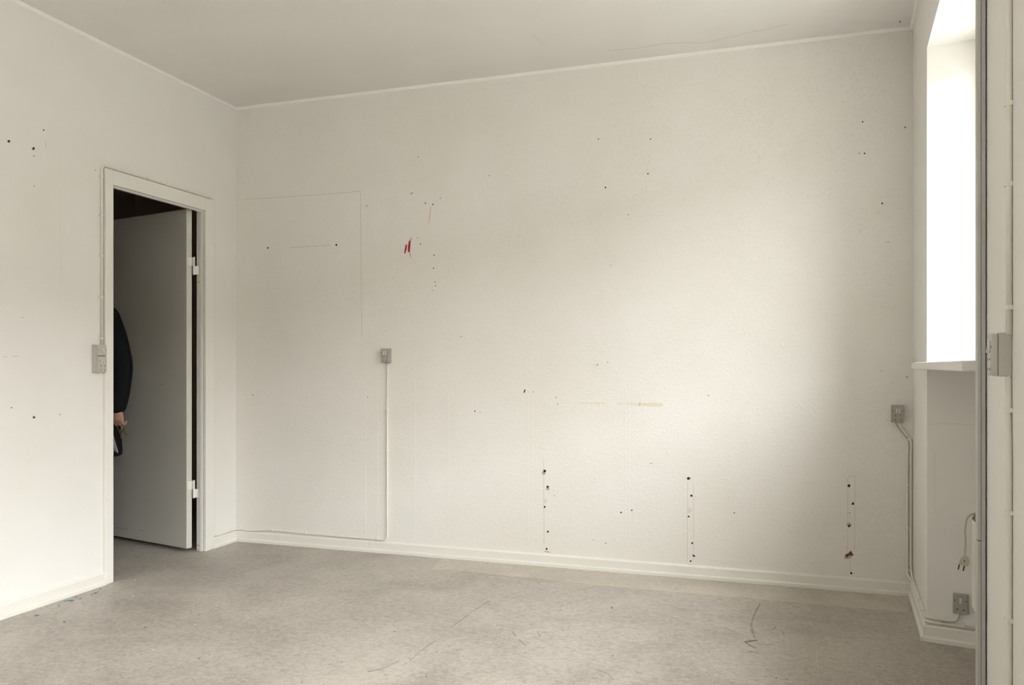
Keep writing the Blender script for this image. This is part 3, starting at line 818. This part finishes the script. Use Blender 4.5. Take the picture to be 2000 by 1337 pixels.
a_, w_ = span(REV, 1861, 1891, 1180, 0.02); zc_ = REV.loc(1876, 1180, 0.02)[1]; h_ = REV.loc(1876, 1160, 0.02)[1] - REV.loc(1876, 1200, 0.02)[1]
REVBOX = (a_, zc_, w_, h_)
socket(REV, a_, zc_, w_, h_, 0.02, 'grey single socket low in the window niche under the dangling plug', 'two')
a_n = solve_a(RIGHT, 1977.5, 0.0)
PW = 0.056
zt_, zb_ = RIGHT.loc(1964, 651.5, 0.0)[1], RIGHT.loc(1964, 734, 0.0)[1]
PIERBOX = (a_n - PW / 2, (zt_ + zb_) / 2, PW, zt_ - zb_)
socket(RIGHT, a_n - PW / 2, (zt_ + zb_) / 2, PW, zt_ - zb_, 0.036, 'grey switch and socket box on the window pier nearest the viewer', mat='grey_l')

# ------------------------------------------------------------------ surface cables, each with its clips
def clip(t, S, p, along, r, name='cable_clip'):
    """A strap over the cable and its nail head. p on the surface under the cable, along = cable direction."""
    al = Vector(along).normalized(); sd = al.cross(S.n).normalized()
    w2, lw = 0.0045, r * 1.25
    pts = []
    rings = []
    for k in (-1, 1):
        rings.append([p + al * w2 * k + sd * x + S.n * y for x, y in ((-lw * 1.5, 0), (lw, 0), (lw, r * 1.6), (lw * 0.55, r * 2.35), (-lw * 0.55, r * 2.35), (-lw, r * 1.6), (-lw * 1.5, r * 0.8))])
    o_ = obj(name, MB().loft(rings), M['cable'], t)
    obj('nail_head', MB().cyl(p - sd * lw * 1.55 + S.n * r * 0.2, S.n, 0.0035, r * 0.9, 8), M['cable'], o_)
    return o_


R1 = 0.0058
Lp = lambda x, y, n=R1: LEFT.pix(x, y, n)
Bp = lambda x, y, n=R1: BACK.pix(x, y, n)
uo = u_near_out + 0.013                             # beside the near casing
zo = z_out + 0.010
uf = u_far_out - 0.010
zk = BH + 0.014
t = thing('surface_cable', 'painted cable framing the doorway, then along the skirting and up to the middle socket', 'cable', LEFT.P(uo, 0, 0), 'painted surface cables')
sm = MIDBOX[0] + 0.003
zlow = BACK.loc(748, 1054, R1)[1]
zcor = LEFT.loc(455, 1034, R1)[1]
path = [LEFT.P(uo, R1, DBLBOX[1] + DBLBOX[3] / 2 - 0.005), LEFT.P(uo, R1, zo), LEFT.P(uf, R1, zo), LEFT.P(uf, R1, LEFT.loc(422, 1044, R1)[1]),
        LEFT.P(uf * 0.86, R1, LEFT.loc(424, 1045, R1)[1]), LEFT.P(0.05, R1, zcor), LEFT.P(0.03, R1, zcor + 0.002)]
path2 = [BACK.P(0.035, R1, zcor + 0.002), BACK.P(0.09, R1, zcor - 0.006), BACK.P(0.25, R1, zk + 0.005), BACK.P(0.8, R1, zk - 0.001), BACK.P(sm, R1, zlow + 0.003), BACK.P(sm, R1, MIDBOX[1] - MIDBOX[3] / 2 + 0.004)]
obj('cable', MB().tube(round_path(path + path2, 0.03), R1), M['cable'], t, smooth=True)
for py in (345, 421, 500, 580, 661):
    z_ = LEFT.loc(200, py, R1)[1]; clip(t, LEFT, LEFT.P(uo, 0, z_), (0, 0, 1), R1)
for px in (216, 288, 350, 410):
    clip(t, LEFT, LEFT.P(solve_a(LEFT, px, R1), 0, zo), LEFT.a, R1)
for py in (480, 549, 620, 685, 757, 824, 893, 962, 1027):
    clip(t, LEFT, LEFT.P(uf, 0, LEFT.loc(421, py, R1)[1]), (0, 0, 1), R1)
clip(t, LEFT, LEFT.P(solve_a(LEFT, 430, R1), 0, LEFT.loc(430, 1042, R1)[1]), LEFT.a, R1)
clip(t, LEFT, LEFT.P(solve_a(LEFT, 451.5, R1), 0, zcor), LEFT.a, R1)
for px in (468, 532, 598, 667, 737):
    s_ = solve_a(BACK, px, R1)
    q = [p for p in path2]
    zz = None
    for i in range(len(q) - 1):
        if q[i].x <= s_ <= q[i + 1].x + 1e-6 and q[i + 1].x > q[i].x:
            f_ = (s_ - q[i].x) / (q[i + 1].x - q[i].x); zz = q[i].z * (1 - f_) + q[i + 1].z * f_; break
    if zz is None: zz = zlow
    clip(t, BACK, BACK.P(s_, 0, zz), (1, 0, 0), R1)
for py in (800, 880, 962):
    clip(t, BACK, BACK.P(sm, 0, BACK.loc(750, py, R1)[1]), (0, 0, 1), R1)

# the pair in the window corner
R2 = 0.0055
sA, sB = W - 0.026, W - 0.010
zA, zB = BH + 0.034, BH + 0.016
t = thing('surface_cable', 'painted cable from the corner socket down into the niche, up to the low socket', 'cable', BACK.P(sA, 0, BH), 'painted surface cables')
boxb = COR[1] - COR[3] / 2
ptsA = [BACK.P(COR[0] + 0.012, R2, boxb + 0.004), Bp(1752.5, 838, R2)]
ptsA = [BACK.P(COR[0] + 0.010, R2, boxb + 0.004), BACK.P(COR[0] + 0.016, R2, boxb - 0.025), BACK.P(sB - 0.022, R2, boxb - 0.055), BACK.P(sB, R2, boxb - 0.09), BACK.P(sB, R2, boxb - 0.16)]
ptsB = [BACK.P(COR[0] - 0.014, R2, boxb + 0.004), BACK.P(COR[0] - 0.006, R2, boxb - 0.022), BACK.P(sA - 0.022, R2, boxb - 0.064), BACK.P(sA, R2, boxb - 0.098), BACK.P(sA, R2, boxb - 0.16)]
rb = REVBOX[1] - REVBOX[3] / 2
rest = [BACK.P(sB, R2, zA + 0.03), RIGHT.P(0.03, R2, zA), RIGHT.P(v_j1 - 0.0, R2, zA - 0.004), REV.P(0.02, R2, zA - 0.004), REV.P(REVBOX[0] - 0.035, R2, zA - 0.006)]
curl = smooth_path([REV.P(REVBOX[0] - 0.035, R2, zA - 0.006), REV.P(REVBOX[0] - 0.018, R2, zA + 0.000), REV.P(REVBOX[0] - 0.009, R2, (zA + rb) / 2 + 0.004), REV.P(REVBOX[0] - 0.007, R2, rb + 0.004)])
obj('cable', MB().tube(smooth_path(ptsA) + round_path([ptsA[-1]] + rest, 0.022)[1:] + curl[1:], R2), M['cable'], t, smooth=True)
for py in (858, 946, 1030, 1112):
    clip(t, BACK, BACK.P(sB - 0.004, 0, BACK.loc(1778, py, R2)[1]), (0, 0, 1), R2 * 1.15)
for a in (0.2, 0.42, 0.6):
    clip(t, RIGHT, RIGHT.P(v_j1 * a / 0.66, 0, zA - 0.002), RIGHT.a, R2)
clip(t, REV, REV.P(REVBOX[0] - 0.05, 0, zA - 0.005), REV.a, R2)
t = thing('surface_cable', 'painted cable leaving the corner socket and running low along the niche skirting behind the heater', 'cable', BACK.P(sA, 0, BH), 'painted surface cables')
rest = [BACK.P(sA, R2, zB + 0.045), BACK.P(sA, R2 * 2.2, zB + 0.02), RIGHT.P(0.035, R2 * 1.2, zB), RIGHT.P(v_j1, R2, zB - 0.003), REV.P(0.01, R2, zB - 0.003), REV.P(LREV, R2, zB - 0.004)]
obj('cable', MB().tube(smooth_path(ptsB) + round_path([ptsB[-1]] + rest, 0.018)[1:], R2), M['cable'], t, smooth=True)
for a in (0.3, 0.52):
    clip(t, RIGHT, RIGHT.P(v_j1 * a / 0.66, 0, zB - 0.002), RIGHT.a, R2)
for a in (0.045, 0.125):
    clip(t, REV, REV.P(a, 0, zB - 0.003), REV.a, R2)

# pier cables above and below the switch
R3 = 0.0062
ap = solve_a(RIGHT, 1970.5, R3)
t = thing('surface_cable', 'painted cable down the window pier from the ceiling into the switch nearest the viewer', 'cable', RIGHT.P(ap, 0, zt_), 'painted surface cables')
obj('cable', MB().tube([RIGHT.P(ap + 0.001, R3, H), RIGHT.P(ap - 0.002, R3, 2.0), RIGHT.P(ap + 0.001, R3, 1.6), RIGHT.P(ap, R3, PIERBOX[1] + PIERBOX[3] / 2 - 0.004)], R3, 12), M['cable'], t, smooth=True)
for py in (203, 360, 600):
    clip(t, RIGHT, RIGHT.P(ap, 0, RIGHT.loc(1970, py, R3)[1]), (0, 0, 1), R3)
t = thing('surface_cable', 'painted cable dropping from the pier switch nearest the viewer to the floor', 'cable', RIGHT.P(ap, 0, 0), 'painted surface cables')
obj('cable', MB().tube([RIGHT.P(ap - 0.006, R3, PIERBOX[1] - PIERBOX[3] / 2 + 0.004), RIGHT.P(ap - 0.004, R3, 1.0), RIGHT.P(ap + 0.001, R3, 0.9), RIGHT.P(ap, R3, 0.5), RIGHT.P(ap + 0.001, R3, 0.075)], R3, 12), M['cable'], t, smooth=True)
obj('cable', MB().tube([RIGHT.P(ap - 0.022, R3 * 0.7, PIERBOX[1] - PIERBOX[3] / 2 + 0.004), RIGHT.P(ap - 0.018, R3 * 0.7, 0.98), RIGHT.P(ap - 0.0145, R3 * 0.7, 0.9), RIGHT.P(ap - 0.0145, R3 * 0.7, 0.075)], R3 * 0.7, 10), M['cable'], t, smooth=True)
for py in (800, 1000, 1210):
    clip(t, RIGHT, RIGHT.P(ap, 0, RIGHT.loc(1970, py, R3)[1]), (0, 0, 1), R3)

# ------------------------------------------------------------------ grey cable trunking on the pier edge
t = thing('cable_trunking', 'grey plastic cable trunking running floor to ceiling beside the far window', 'trunking', RIGHT.P((v_t0 + v_t1) / 2, 0, 0))
obj('trunking_base', MB().box(RIGHT, v_t0, v_t1, 0.003, 0.012, 0, H), M['trunk'], t, bevel=0.001)
zj = RIGHT.loc(1922, 1066, 0.015)[1]
for z0, z1 in ((0.0, zj - 0.0012), (zj + 0.0012, H)):
    obj('trunking_lid', MB().box(RIGHT, v_t0 - 0.001, v_t1 + 0.001, 0.0125, 0.020, z0, z1), M['trunk'], t, bevel=0.0015)

# ------------------------------------------------------------------ heater in the niche with its cord and plug
v_hf = v_j1 + 0.20
hp = RIGHT.P(v_hf, 0, 0)
d1898 = ray(1898, HY); d2 = Vector((d1898.x, d1898.y, 0))
den = d2.dot(RIGHT.a); t_ = ((hp - EYEPOS).dot(RIGHT.a)) / den
q = EYEPOS + d2 * t_
nF = (q - RIGHT.o).dot(RIGHT.n)
dist = t_
zT, zBt = EYE + (HY - 1012) / F * dist, EYE + (HY - 1198) / F * dist
print('HEATER nF %.3f zT %.3f zB %.3f' % (nF, zT, zBt))
v_hn = v_j2 - 0.12
nB = -DN + 0.02
t = thing('electric_heater', 'cream electric wall heater in the window niche with a plug dangling from its cord', 'heater', RIGHT.P((v_hf + v_hn) / 2, -DN, zBt))
prof = [(nF, zBt + 0.03), (nF, zT - 0.012), (nF - 0.006, zT), (nF - 0.018, zT + 0.002), (nF - 0.02, zT - 0.03), (nF - 0.02, zBt + 0.04), (nF - 0.02, zBt + 0.01), (nF - 0.012, zBt + 0.008)]
obj('front_panel', MB().loft([[RIGHT.P(v_hf, n, z) for n, z in prof], [RIGHT.P(v_hn, n, z) for n, z in prof]]), M['heater'], t)
obj('back_panel', MB().box(RIGHT, v_hf - 0.004, v_hn + 0.004, nB, nB + 0.012, zBt, zT + 0.045), M['heater'], t, bevel=0.003)
for v0 in (v_hf, v_hn - 0.004):
    obj('end_panel', MB().prism([RIGHT.P(v0, nF - 0.019, zBt + 0.01), RIGHT.P(v0, nF - 0.019, zT - 0.004), RIGHT.P(v0, nB + 0.011, zT + 0.04), RIGHT.P(v0, nB + 0.011, zBt)], RIGHT.a * 0.004), M['heater'], t)
ng = 7
for i in range(ng):
    f_ = (i + 0.5) / ng
    n_ = nF - 0.024 + (nB + 0.018 - nF + 0.024) * f_; z_ = zT + 0.010 + 0.020 * f_
    obj('grille_slat', MB().box(RIGHT, v_hf + 0.005, v_hn - 0.005, n_ - 0.0012, n_ + 0.0012, z_ - 0.02, z_), M['dark'], t)
vp = [(nF - 0.002, zT - 0.002), (nF - 0.012, zT + 0.014), (nB + 0.014, zT + 0.028), (nB + 0.014, zT - 0.004)]
obj('vent_housing', MB().loft([[RIGHT.P(v_hf - 0.016, n, z) for n, z in vp], [RIGHT.P(v_hn, n, z) for n, z in vp]]), M['dark'], t)
obj('vent_rim', MB().tube([RIGHT.P(v_hf - 0.017, nF - 0.001, zT), RIGHT.P(v_hf - 0.017, nF - 0.012, zT + 0.015), RIGHT.P(v_hf - 0.017, nB + 0.014, zT + 0.029)], 0.0022, 8), M['heater'], t)
for a in (v_hf + 0.1, v_hn - 0.1):
    obj('bracket', MB().box(RIGHT, a - 0.015, a + 0.015, -DN, nB + 0.002, zBt + 0.05, zT), M['steel'], t)


def at_depth(px, py, dist):
    return EYEPOS + ray(px, py) * dist


dd = dist - 0.05
# the cord leaves the grille, bows over the front edge and hangs straight down
cp = [RIGHT.P(v_hf + 0.09, nF - 0.05, zT - 0.01), RIGHT.P(v_hf + 0.07, nF - 0.035, zT + 0.024), RIGHT.P(v_hf + 0.035, nF - 0.012, zT + 0.026)]
pl_c = at_depth(1884, 1086, dd)
cp += [at_depth(1890.5, 1009, dd), at_depth(1885.5, 1034, dd), at_depth(1886, 1058, dd), pl_c]
obj('cord', MB().tube(smooth_path(cp, 8), 0.0032), M['cord'], t, smooth=True)
xr = dir_room(1, 0); xr = Vector((xr.x, xr.y, 0)); yr = Vector((dir_room(0, 1).x, dir_room(0, 1).y, 0))
tl = math.radians(-14)
px_ = xr * math.cos(tl) + Vector((0, 0, 1)) * math.sin(tl); pz_ = -xr * math.sin(tl) + Vector((0, 0, 1)) * math.cos(tl)
PL = Surf(pl_c, px_, -yr, pz_)
outl = [(-0.009, 0.003), (0.010, 0.003), (0.018, -0.010), (0.019, -0.030), (0.017, -0.033), (-0.019, -0.033), (-0.020, -0.030), (-0.017, -0.012)]
plug = obj('plug', MB().prism([PL.P(x - 0.002, -0.011, z) for x, z in outl], PL.n * 0.022), M['plug'], t, bevel=0.004)
obj('plug_screw', MB().cyl(PL.P(-0.003, 0.011, -0.016), PL.n, 0.0026, 0.0006, 10), M['pin'], plug)
for k in (-1, 1):
    obj('pin', MB().cyl(PL.P(k * 0.0095 - 0.002, 0, -0.033), -PL.u, 0.0024, 0.020, 10), M['pin'], plug)

# ------------------------------------------------------------------ the person in the hallway
M['skin'] = plain('skin', (0.50, 0.27, 0.20), rough=0.5, var=0.06, scale=40)
M['coat'] = plain('black_jacket', (0.008, 0.008, 0.010), rough=0.85, var=0.3, scale=60, bump=0.3, bscale=300, spec=0.2)
M['trous'] = plain('black_trousers', (0.012, 0.012, 0.015), rough=0.9, var=0.3, scale=60, spec=0.2)
M['shoe'] = plain('black_shoe', (0.012, 0.011, 0.01), rough=0.4)
M['hair'] = plain('dark_hair', (0.03, 0.022, 0.016), rough=0.6, var=0.4, scale=120)
M['eye'] = plain('eye', (0.55, 0.53, 0.50), rough=0.2)
M['lav'] = plain('lavender_cloth', (0.30, 0.27, 0.52), rough=0.8, var=0.2, scale=25)
M['lavw'] = plain('white_cloth_edge', (0.68, 0.66, 0.70), rough=0.8)


def organic(name, mb_, mat, parent, voxel, it=4, fac=0.6):
    """Union of overlapping closed pieces as one continuous surface."""
    o_ = obj(name, mb_, mat, parent, smooth=True)
    r_ = o_.modifiers.new('remesh', 'REMESH'); r_.mode = 'VOXEL'; r_.voxel_size = voxel; r_.use_smooth_shade = True
    s_ = o_.modifiers.new('smooth', 'SMOOTH'); s_.iterations = it; s_.factor = fac
    return o_


TX, TY = -2.60, 4.86                                # trunk axis, survey coordinates (right, ahead)
C3 = lambda dx, dy, z: cam3(TX + dx, TY + dy, z)    # dx to the viewer's right, dy away from the viewer


def body_ring(z, rx, ry, dx=0.0, dy=0.0, k=24, p=2.4):
    out = []
    for i in range(k):
        a = 2 * math.pi * i / k
        c_, s_ = math.cos(a), math.sin(a)
        f_ = (abs(c_) ** p + abs(s_) ** p) ** (-1 / p)
        out.append(C3(dx + rx * f_ * c_, dy + ry * f_ * s_, z))
    return out


MR = Matrix(((EX.x, EX.y, 0), (EY.x, EY.y, 0), (0, 0, 1)))      # survey axes -> room axes
person = thing('person', 'person in a black jacket half hidden behind the door casing, holding keys', 'person', cam3(TX, TY, 0))
SH_L, UA_L, LU_L, EL_L, FA_L, WR_L = (0.195, 0.0, 1.385), (0.236, 0.0, 1.28), (0.262, 0.012, 1.16), (0.268, 0.02, 1.08), (0.273, -0.008, 0.96), (0.275, -0.035, 0.848)
SH_R, EL_R, WR_R = (-0.185, 0.0, 1.395), (-0.245, 0.045, 1.09), (-0.225, -0.05, 0.86)


def lerp(a, b, f_): return tuple(a[i] * (1 - f_) + b[i] * f_ for i in range(3))


def limb(mb_, pts, rad, n=4):
    q = smooth_path([C3(*p) for p in pts], n)
    rr = []
    for i in range(len(q)):
        f_ = i / (len(q) - 1) * (len(rad) - 1); j = min(int(f_), len(rad) - 2)
        rr.append(rad[j] * (1 - (f_ - j)) + rad[j + 1] * (f_ - j))
    mb_.tube(q, rr, 14)
    mb_.ell(q[0], (rr[0],) * 3); mb_.ell(q[-1], (rr[-1],) * 3)


b_ = MB()
b_.loft([body_ring(z, rx, ry) for z, rx, ry in ((0.84, .15, .10), (0.95, .165, .115), (1.06, .14, .10), (1.20, .155, .11), (1.34, .175, .11), (1.42, .15, .085), (1.48, .07, .06))])
b_.tube([C3(0, 0.015, 1.42), C3(0, 0.005, 1.52), C3(0, -0.01, 1.60)], [0.062, 0.056, 0.056], 16)
b_.ell(C3(0, 0.0, 1.675), (0.076, 0.095, 0.112), MR, 24, 16)                 # skull
b_.ell(C3(0, -0.035, 1.61), (0.056, 0.062, 0.068), MR, 20, 14)               # jaw
b_.ell(C3(0, -0.105, 1.645), (0.013, 0.020, 0.024), MR)                      # nose
b_.ell(C3(0, -0.088, 1.69), (0.058, 0.014, 0.010), MR)                       # brow
b_.ell(C3(0, -0.090, 1.598), (0.024, 0.012, 0.010), MR)                      # lips
for k in (-1, 1):
    b_.ell(C3(k * 0.077, 0.012, 1.655), (0.010, 0.020, 0.032), MR)           # ears
limb(b_, [SH_L, UA_L, EL_L, FA_L, WR_L], [.052, .046, .040, .036, .027])
limb(b_, [SH_R, lerp(SH_R, EL_R, .5), EL_R, lerp(EL_R, WR_R, .5), WR_R], [.052, .046, .040, .036, .027])
for k in (-1, 1):
    limb(b_, [(k * .09, 0, .88), (k * .095, -.01, .68), (k * .10, -.012, .48), (k * .10, .01, .28), (k * .10, .01, .09)], [.085, .070, .054, .046, .036])


def hand(mb_, wr, side, curl_):
    """Palm seen from the back, four unequal fingers curling away behind it, a thumb leaving the side of the palm. side: +x or -x of the thumb."""
    wx, wy, wz = wr
    mb_.loft([[C3(wx + rx * math.cos(a), wy + dy + ry * math.sin(a), wz + dz) for a in [2 * math.pi * i / 14 for i in range(14)]]
              for dz, dy, rx, ry in ((0.015, 0, .027, .024), (-0.02, -0.002, .034, .021), (-0.05, -0.004, .041, .019), (-0.068, -0.003, .040, .016), (-0.078, 0.0, .034, .011))])
    for off, ln in ((side * .031, .070), (side * .011, .078), (-side * .010, .073), (-side * .030, .058)):
        ang, pts = 0.35, [(wx + off, wy - .002, wz - .066)]
        x_, y_, z_ = pts[0]
        for j in range(3):
            y_ += math.sin(ang) * ln / 3 * 1.15; z_ -= math.cos(ang) * ln / 3 * 1.15
            pts.append((x_ + off * 0.04 * j, y_, z_)); ang += curl_
        limb(mb_, pts, [.0095, .0092, .0086, .0075], 3)
    th = [(wx + side * .028, wy - .004, wz - .028), (wx + side * .047, wy - .002, wz - .050), (wx + side * .044, wy + .012, wz - .076), (wx + side * .034, wy + .022, wz - .092)]
    limb(mb_, th, [.0125, .0115, .0100, .0085], 3)


hand(b_, WR_L, -1, 0.95)
hand(b_, WR_R, 1, 0.45)
organic('body', b_, M['skin'], person, 0.0055, 3, 0.5)
for k in (-1, 1):
    obj('eye', MB().ell(C3(k * 0.031, -0.079, 1.667), (0.0125, 0.0115, 0.0095), MR), M['eye'], person, smooth=True)
    obj('eyebrow', MB().ell(C3(k * 0.033, -0.096, 1.690), (0.020, 0.006, 0.004), MR), M['hair'], person, smooth=True)
h_ = MB()
h_.ell(C3(0, 0.020, 1.700), (0.086, 0.098, 0.100), MR, 24, 16)
h_.ell(C3(0, 0.060, 1.640), (0.072, 0.055, 0.075), MR, 20, 12)
h_.ell(C3(0, -0.050, 1.752), (0.058, 0.050, 0.034), MR, 20, 12)
organic('hair', h_, M['hair'], person, 0.006, 3)

j_ = MB()
j_.loft([body_ring(z, rx, ry) for z, rx, ry in ((0.565, .272, .165), (0.60, .274, .168), (0.75, .262, .162), (0.95, .212, .152), (1.10, .198, .148), (1.25, .202, .148), (1.37, .195, .130), (1.44, .145, .105), (1.49, .085, .085), (1.535, .078, .080))])
limb(j_, [SH_L, UA_L, LU_L, EL_L, FA_L, lerp(FA_L, WR_L, .5), lerp(FA_L, WR_L, .86)], [.075, .072, .069, .068, .062, .057, .050])
limb(j_, [SH_R, lerp(SH_R, EL_R, .35), lerp(SH_R, EL_R, .7), EL_R, lerp(EL_R, WR_R, .35), lerp(EL_R, WR_R, .7), lerp(EL_R, WR_R, .97)], [.072, .071, .068, .068, .061, .059, .050])
for f_ in (0.15, 0.5, 0.85):                        # soft folds round the sleeve
    q = lerp(EL_L, WR_L, f_); j_.ell(C3(*q), (.067 - .012 * f_, .067 - .012 * f_, .016), MR)
organic('jacket', j_, M['coat'], person, 0.008, 4)
tr = MB()
tr.loft([body_ring(z, rx, ry) for z, rx, ry in ((0.80, .185, .125), (0.92, .185, .130), (1.02, .165, .12))])
for k in (-1, 1):
    limb(tr, [(k * .092, 0, .84), (k * .096, -.01, .66), (k * .10, -.012, .47), (k * .10, .008, .27), (k * .10, .012, .075)], [.105, .090, .074, .068, .064])
organic('trousers', tr, M['trous'], person, 0.009, 4)
for k in (-1, 1):
    sh = MB()
    sh.loft([[C3(k * .10 + rx * math.cos(a), 0.02 - .075 + (ry * math.sin(a)) + dy, z) for a in [2 * math.pi * i / 18 for i in range(18)]]
             for z, rx, ry, dy in ((0.001, .047, .140, 0), (0.020, .048, .142, 0), (0.045, .044, .128, .008), (0.070, .038, .085, .045), (0.105, .040, .055, .075))])
    organic('shoe', sh, M['shoe'], person, 0.006, 2)

# keys in the hand
kb = (WR_L[0] + 0.002, WR_L[1] + 0.004, WR_L[2] - 0.098)
t = thing('key_ring', 'small metal keys hanging from the hand of the person in black', 'keys', C3(kb[0], kb[1], kb[2] - 0.05))
c0 = C3(kb[0] + 0.010, kb[1], kb[2] - 0.014)
xr3 = Vector((dir_room(1, 0).x, dir_room(1, 0).y, 0))
rg = [c0 + (xr3 * math.cos(2 * math.pi * i / 20) + Vector((0, 0, 1)) * math.sin(2 * math.pi * i / 20)) * 0.012 for i in range(21)]
obj('ring', MB().tube(rg, 0.0012, 8), M['steel'], t, smooth=True)
for k, an in ((0, 0.15), (1, 0.75)):
    d_ = xr3 * math.sin(an) - Vector((0, 0, 1)) * math.cos(an); e_ = xr3 * math.cos(an) + Vector((0, 0, 1)) * math.sin(an)
    nn = Vector((dir_room(0, 1).x, dir_room(0, 1).y, 0))
    b0 = c0 + d_ * 0.012 + nn * (k * 0.003)
    prof = [(0, -.010), (.012, -.012), (.022, -.008), (.024, -.004), (.050, -.004), (.053, 0), (.050, .004), (.044, .002), (.040, .004), (.034, .002), (.024, .004), (.022, .008), (.012, .012), (0, .010)]
    obj('key', MB().prism([b0 + d_ * x + e_ * y for x, y in prof], nn * 0.002), M['brass'], t)

# the cloth hanging under the hand
t = thing('folded_cloth', 'lavender cloth with a pale edge hanging below the hand with keys', 'cloth', C3(0.20, -0.08, 0.60))


def cloth(x0, x1, y0, z0, z1, lean, ph):
    n_, m2, fr, bk = 8, 10, [], []
    m_ = MB(); k0 = 0
    for j in range(m2 + 1):
        for i in range(n_ + 1):
            u_, w2_ = i / n_, j / m2
            x_ = x0 + (x1 - x0) * u_ * (0.55 + 0.45 * w2_) + lean * w2_; z_ = z0 + (z1 - z0) * w2_ + 0.012 * math.sin(u_ * 5 + ph) * w2_
            y_ = y0 + 0.012 * math.sin(u_ * 9 + ph + w2_ * 1.5) * (0.3 + w2_)
            m_.v.append(C3(x_, y_, z_)); bk.append(C3(x_, y_ + 0.004, z_))
    N_ = len(m_.v); m_.v += bk
    for j in range(m2):
        for i in range(n_):
            a = j * (n_ + 1) + i
            m_.f.append([a, a + 1, a + n_ + 2, a + n_ + 1]); m_.f.append([N_ + a, N_ + a + n_ + 1, N_ + a + n_ + 2, N_ + a + 1])
    edge = [i for i in range(n_ + 1)] + [j * (n_ + 1) + n_ for j in range(1, m2 + 1)] + [m2 * (n_ + 1) + i for i in range(n_ - 1, -1, -1)] + [j * (n_ + 1) for j in range(m2 - 1, 0, -1)]
    for i in range(len(edge)):
        a, b = edge[i], edge[(i + 1) % len(edge)]
        m_.f.append([a, b, N_ + b, N_ + a])
    return m_


obj('cloth_layer', cloth(0.232, 0.284, -0.118, 0.775, 0.615, 0.026, 0.4), M['lav'], t, smooth=True)
obj('cloth_edge', cloth(0.238, 0.290, -0.106, 0.765, 0.605, 0.030, 0.9), M['lavw'], t, smooth=True)
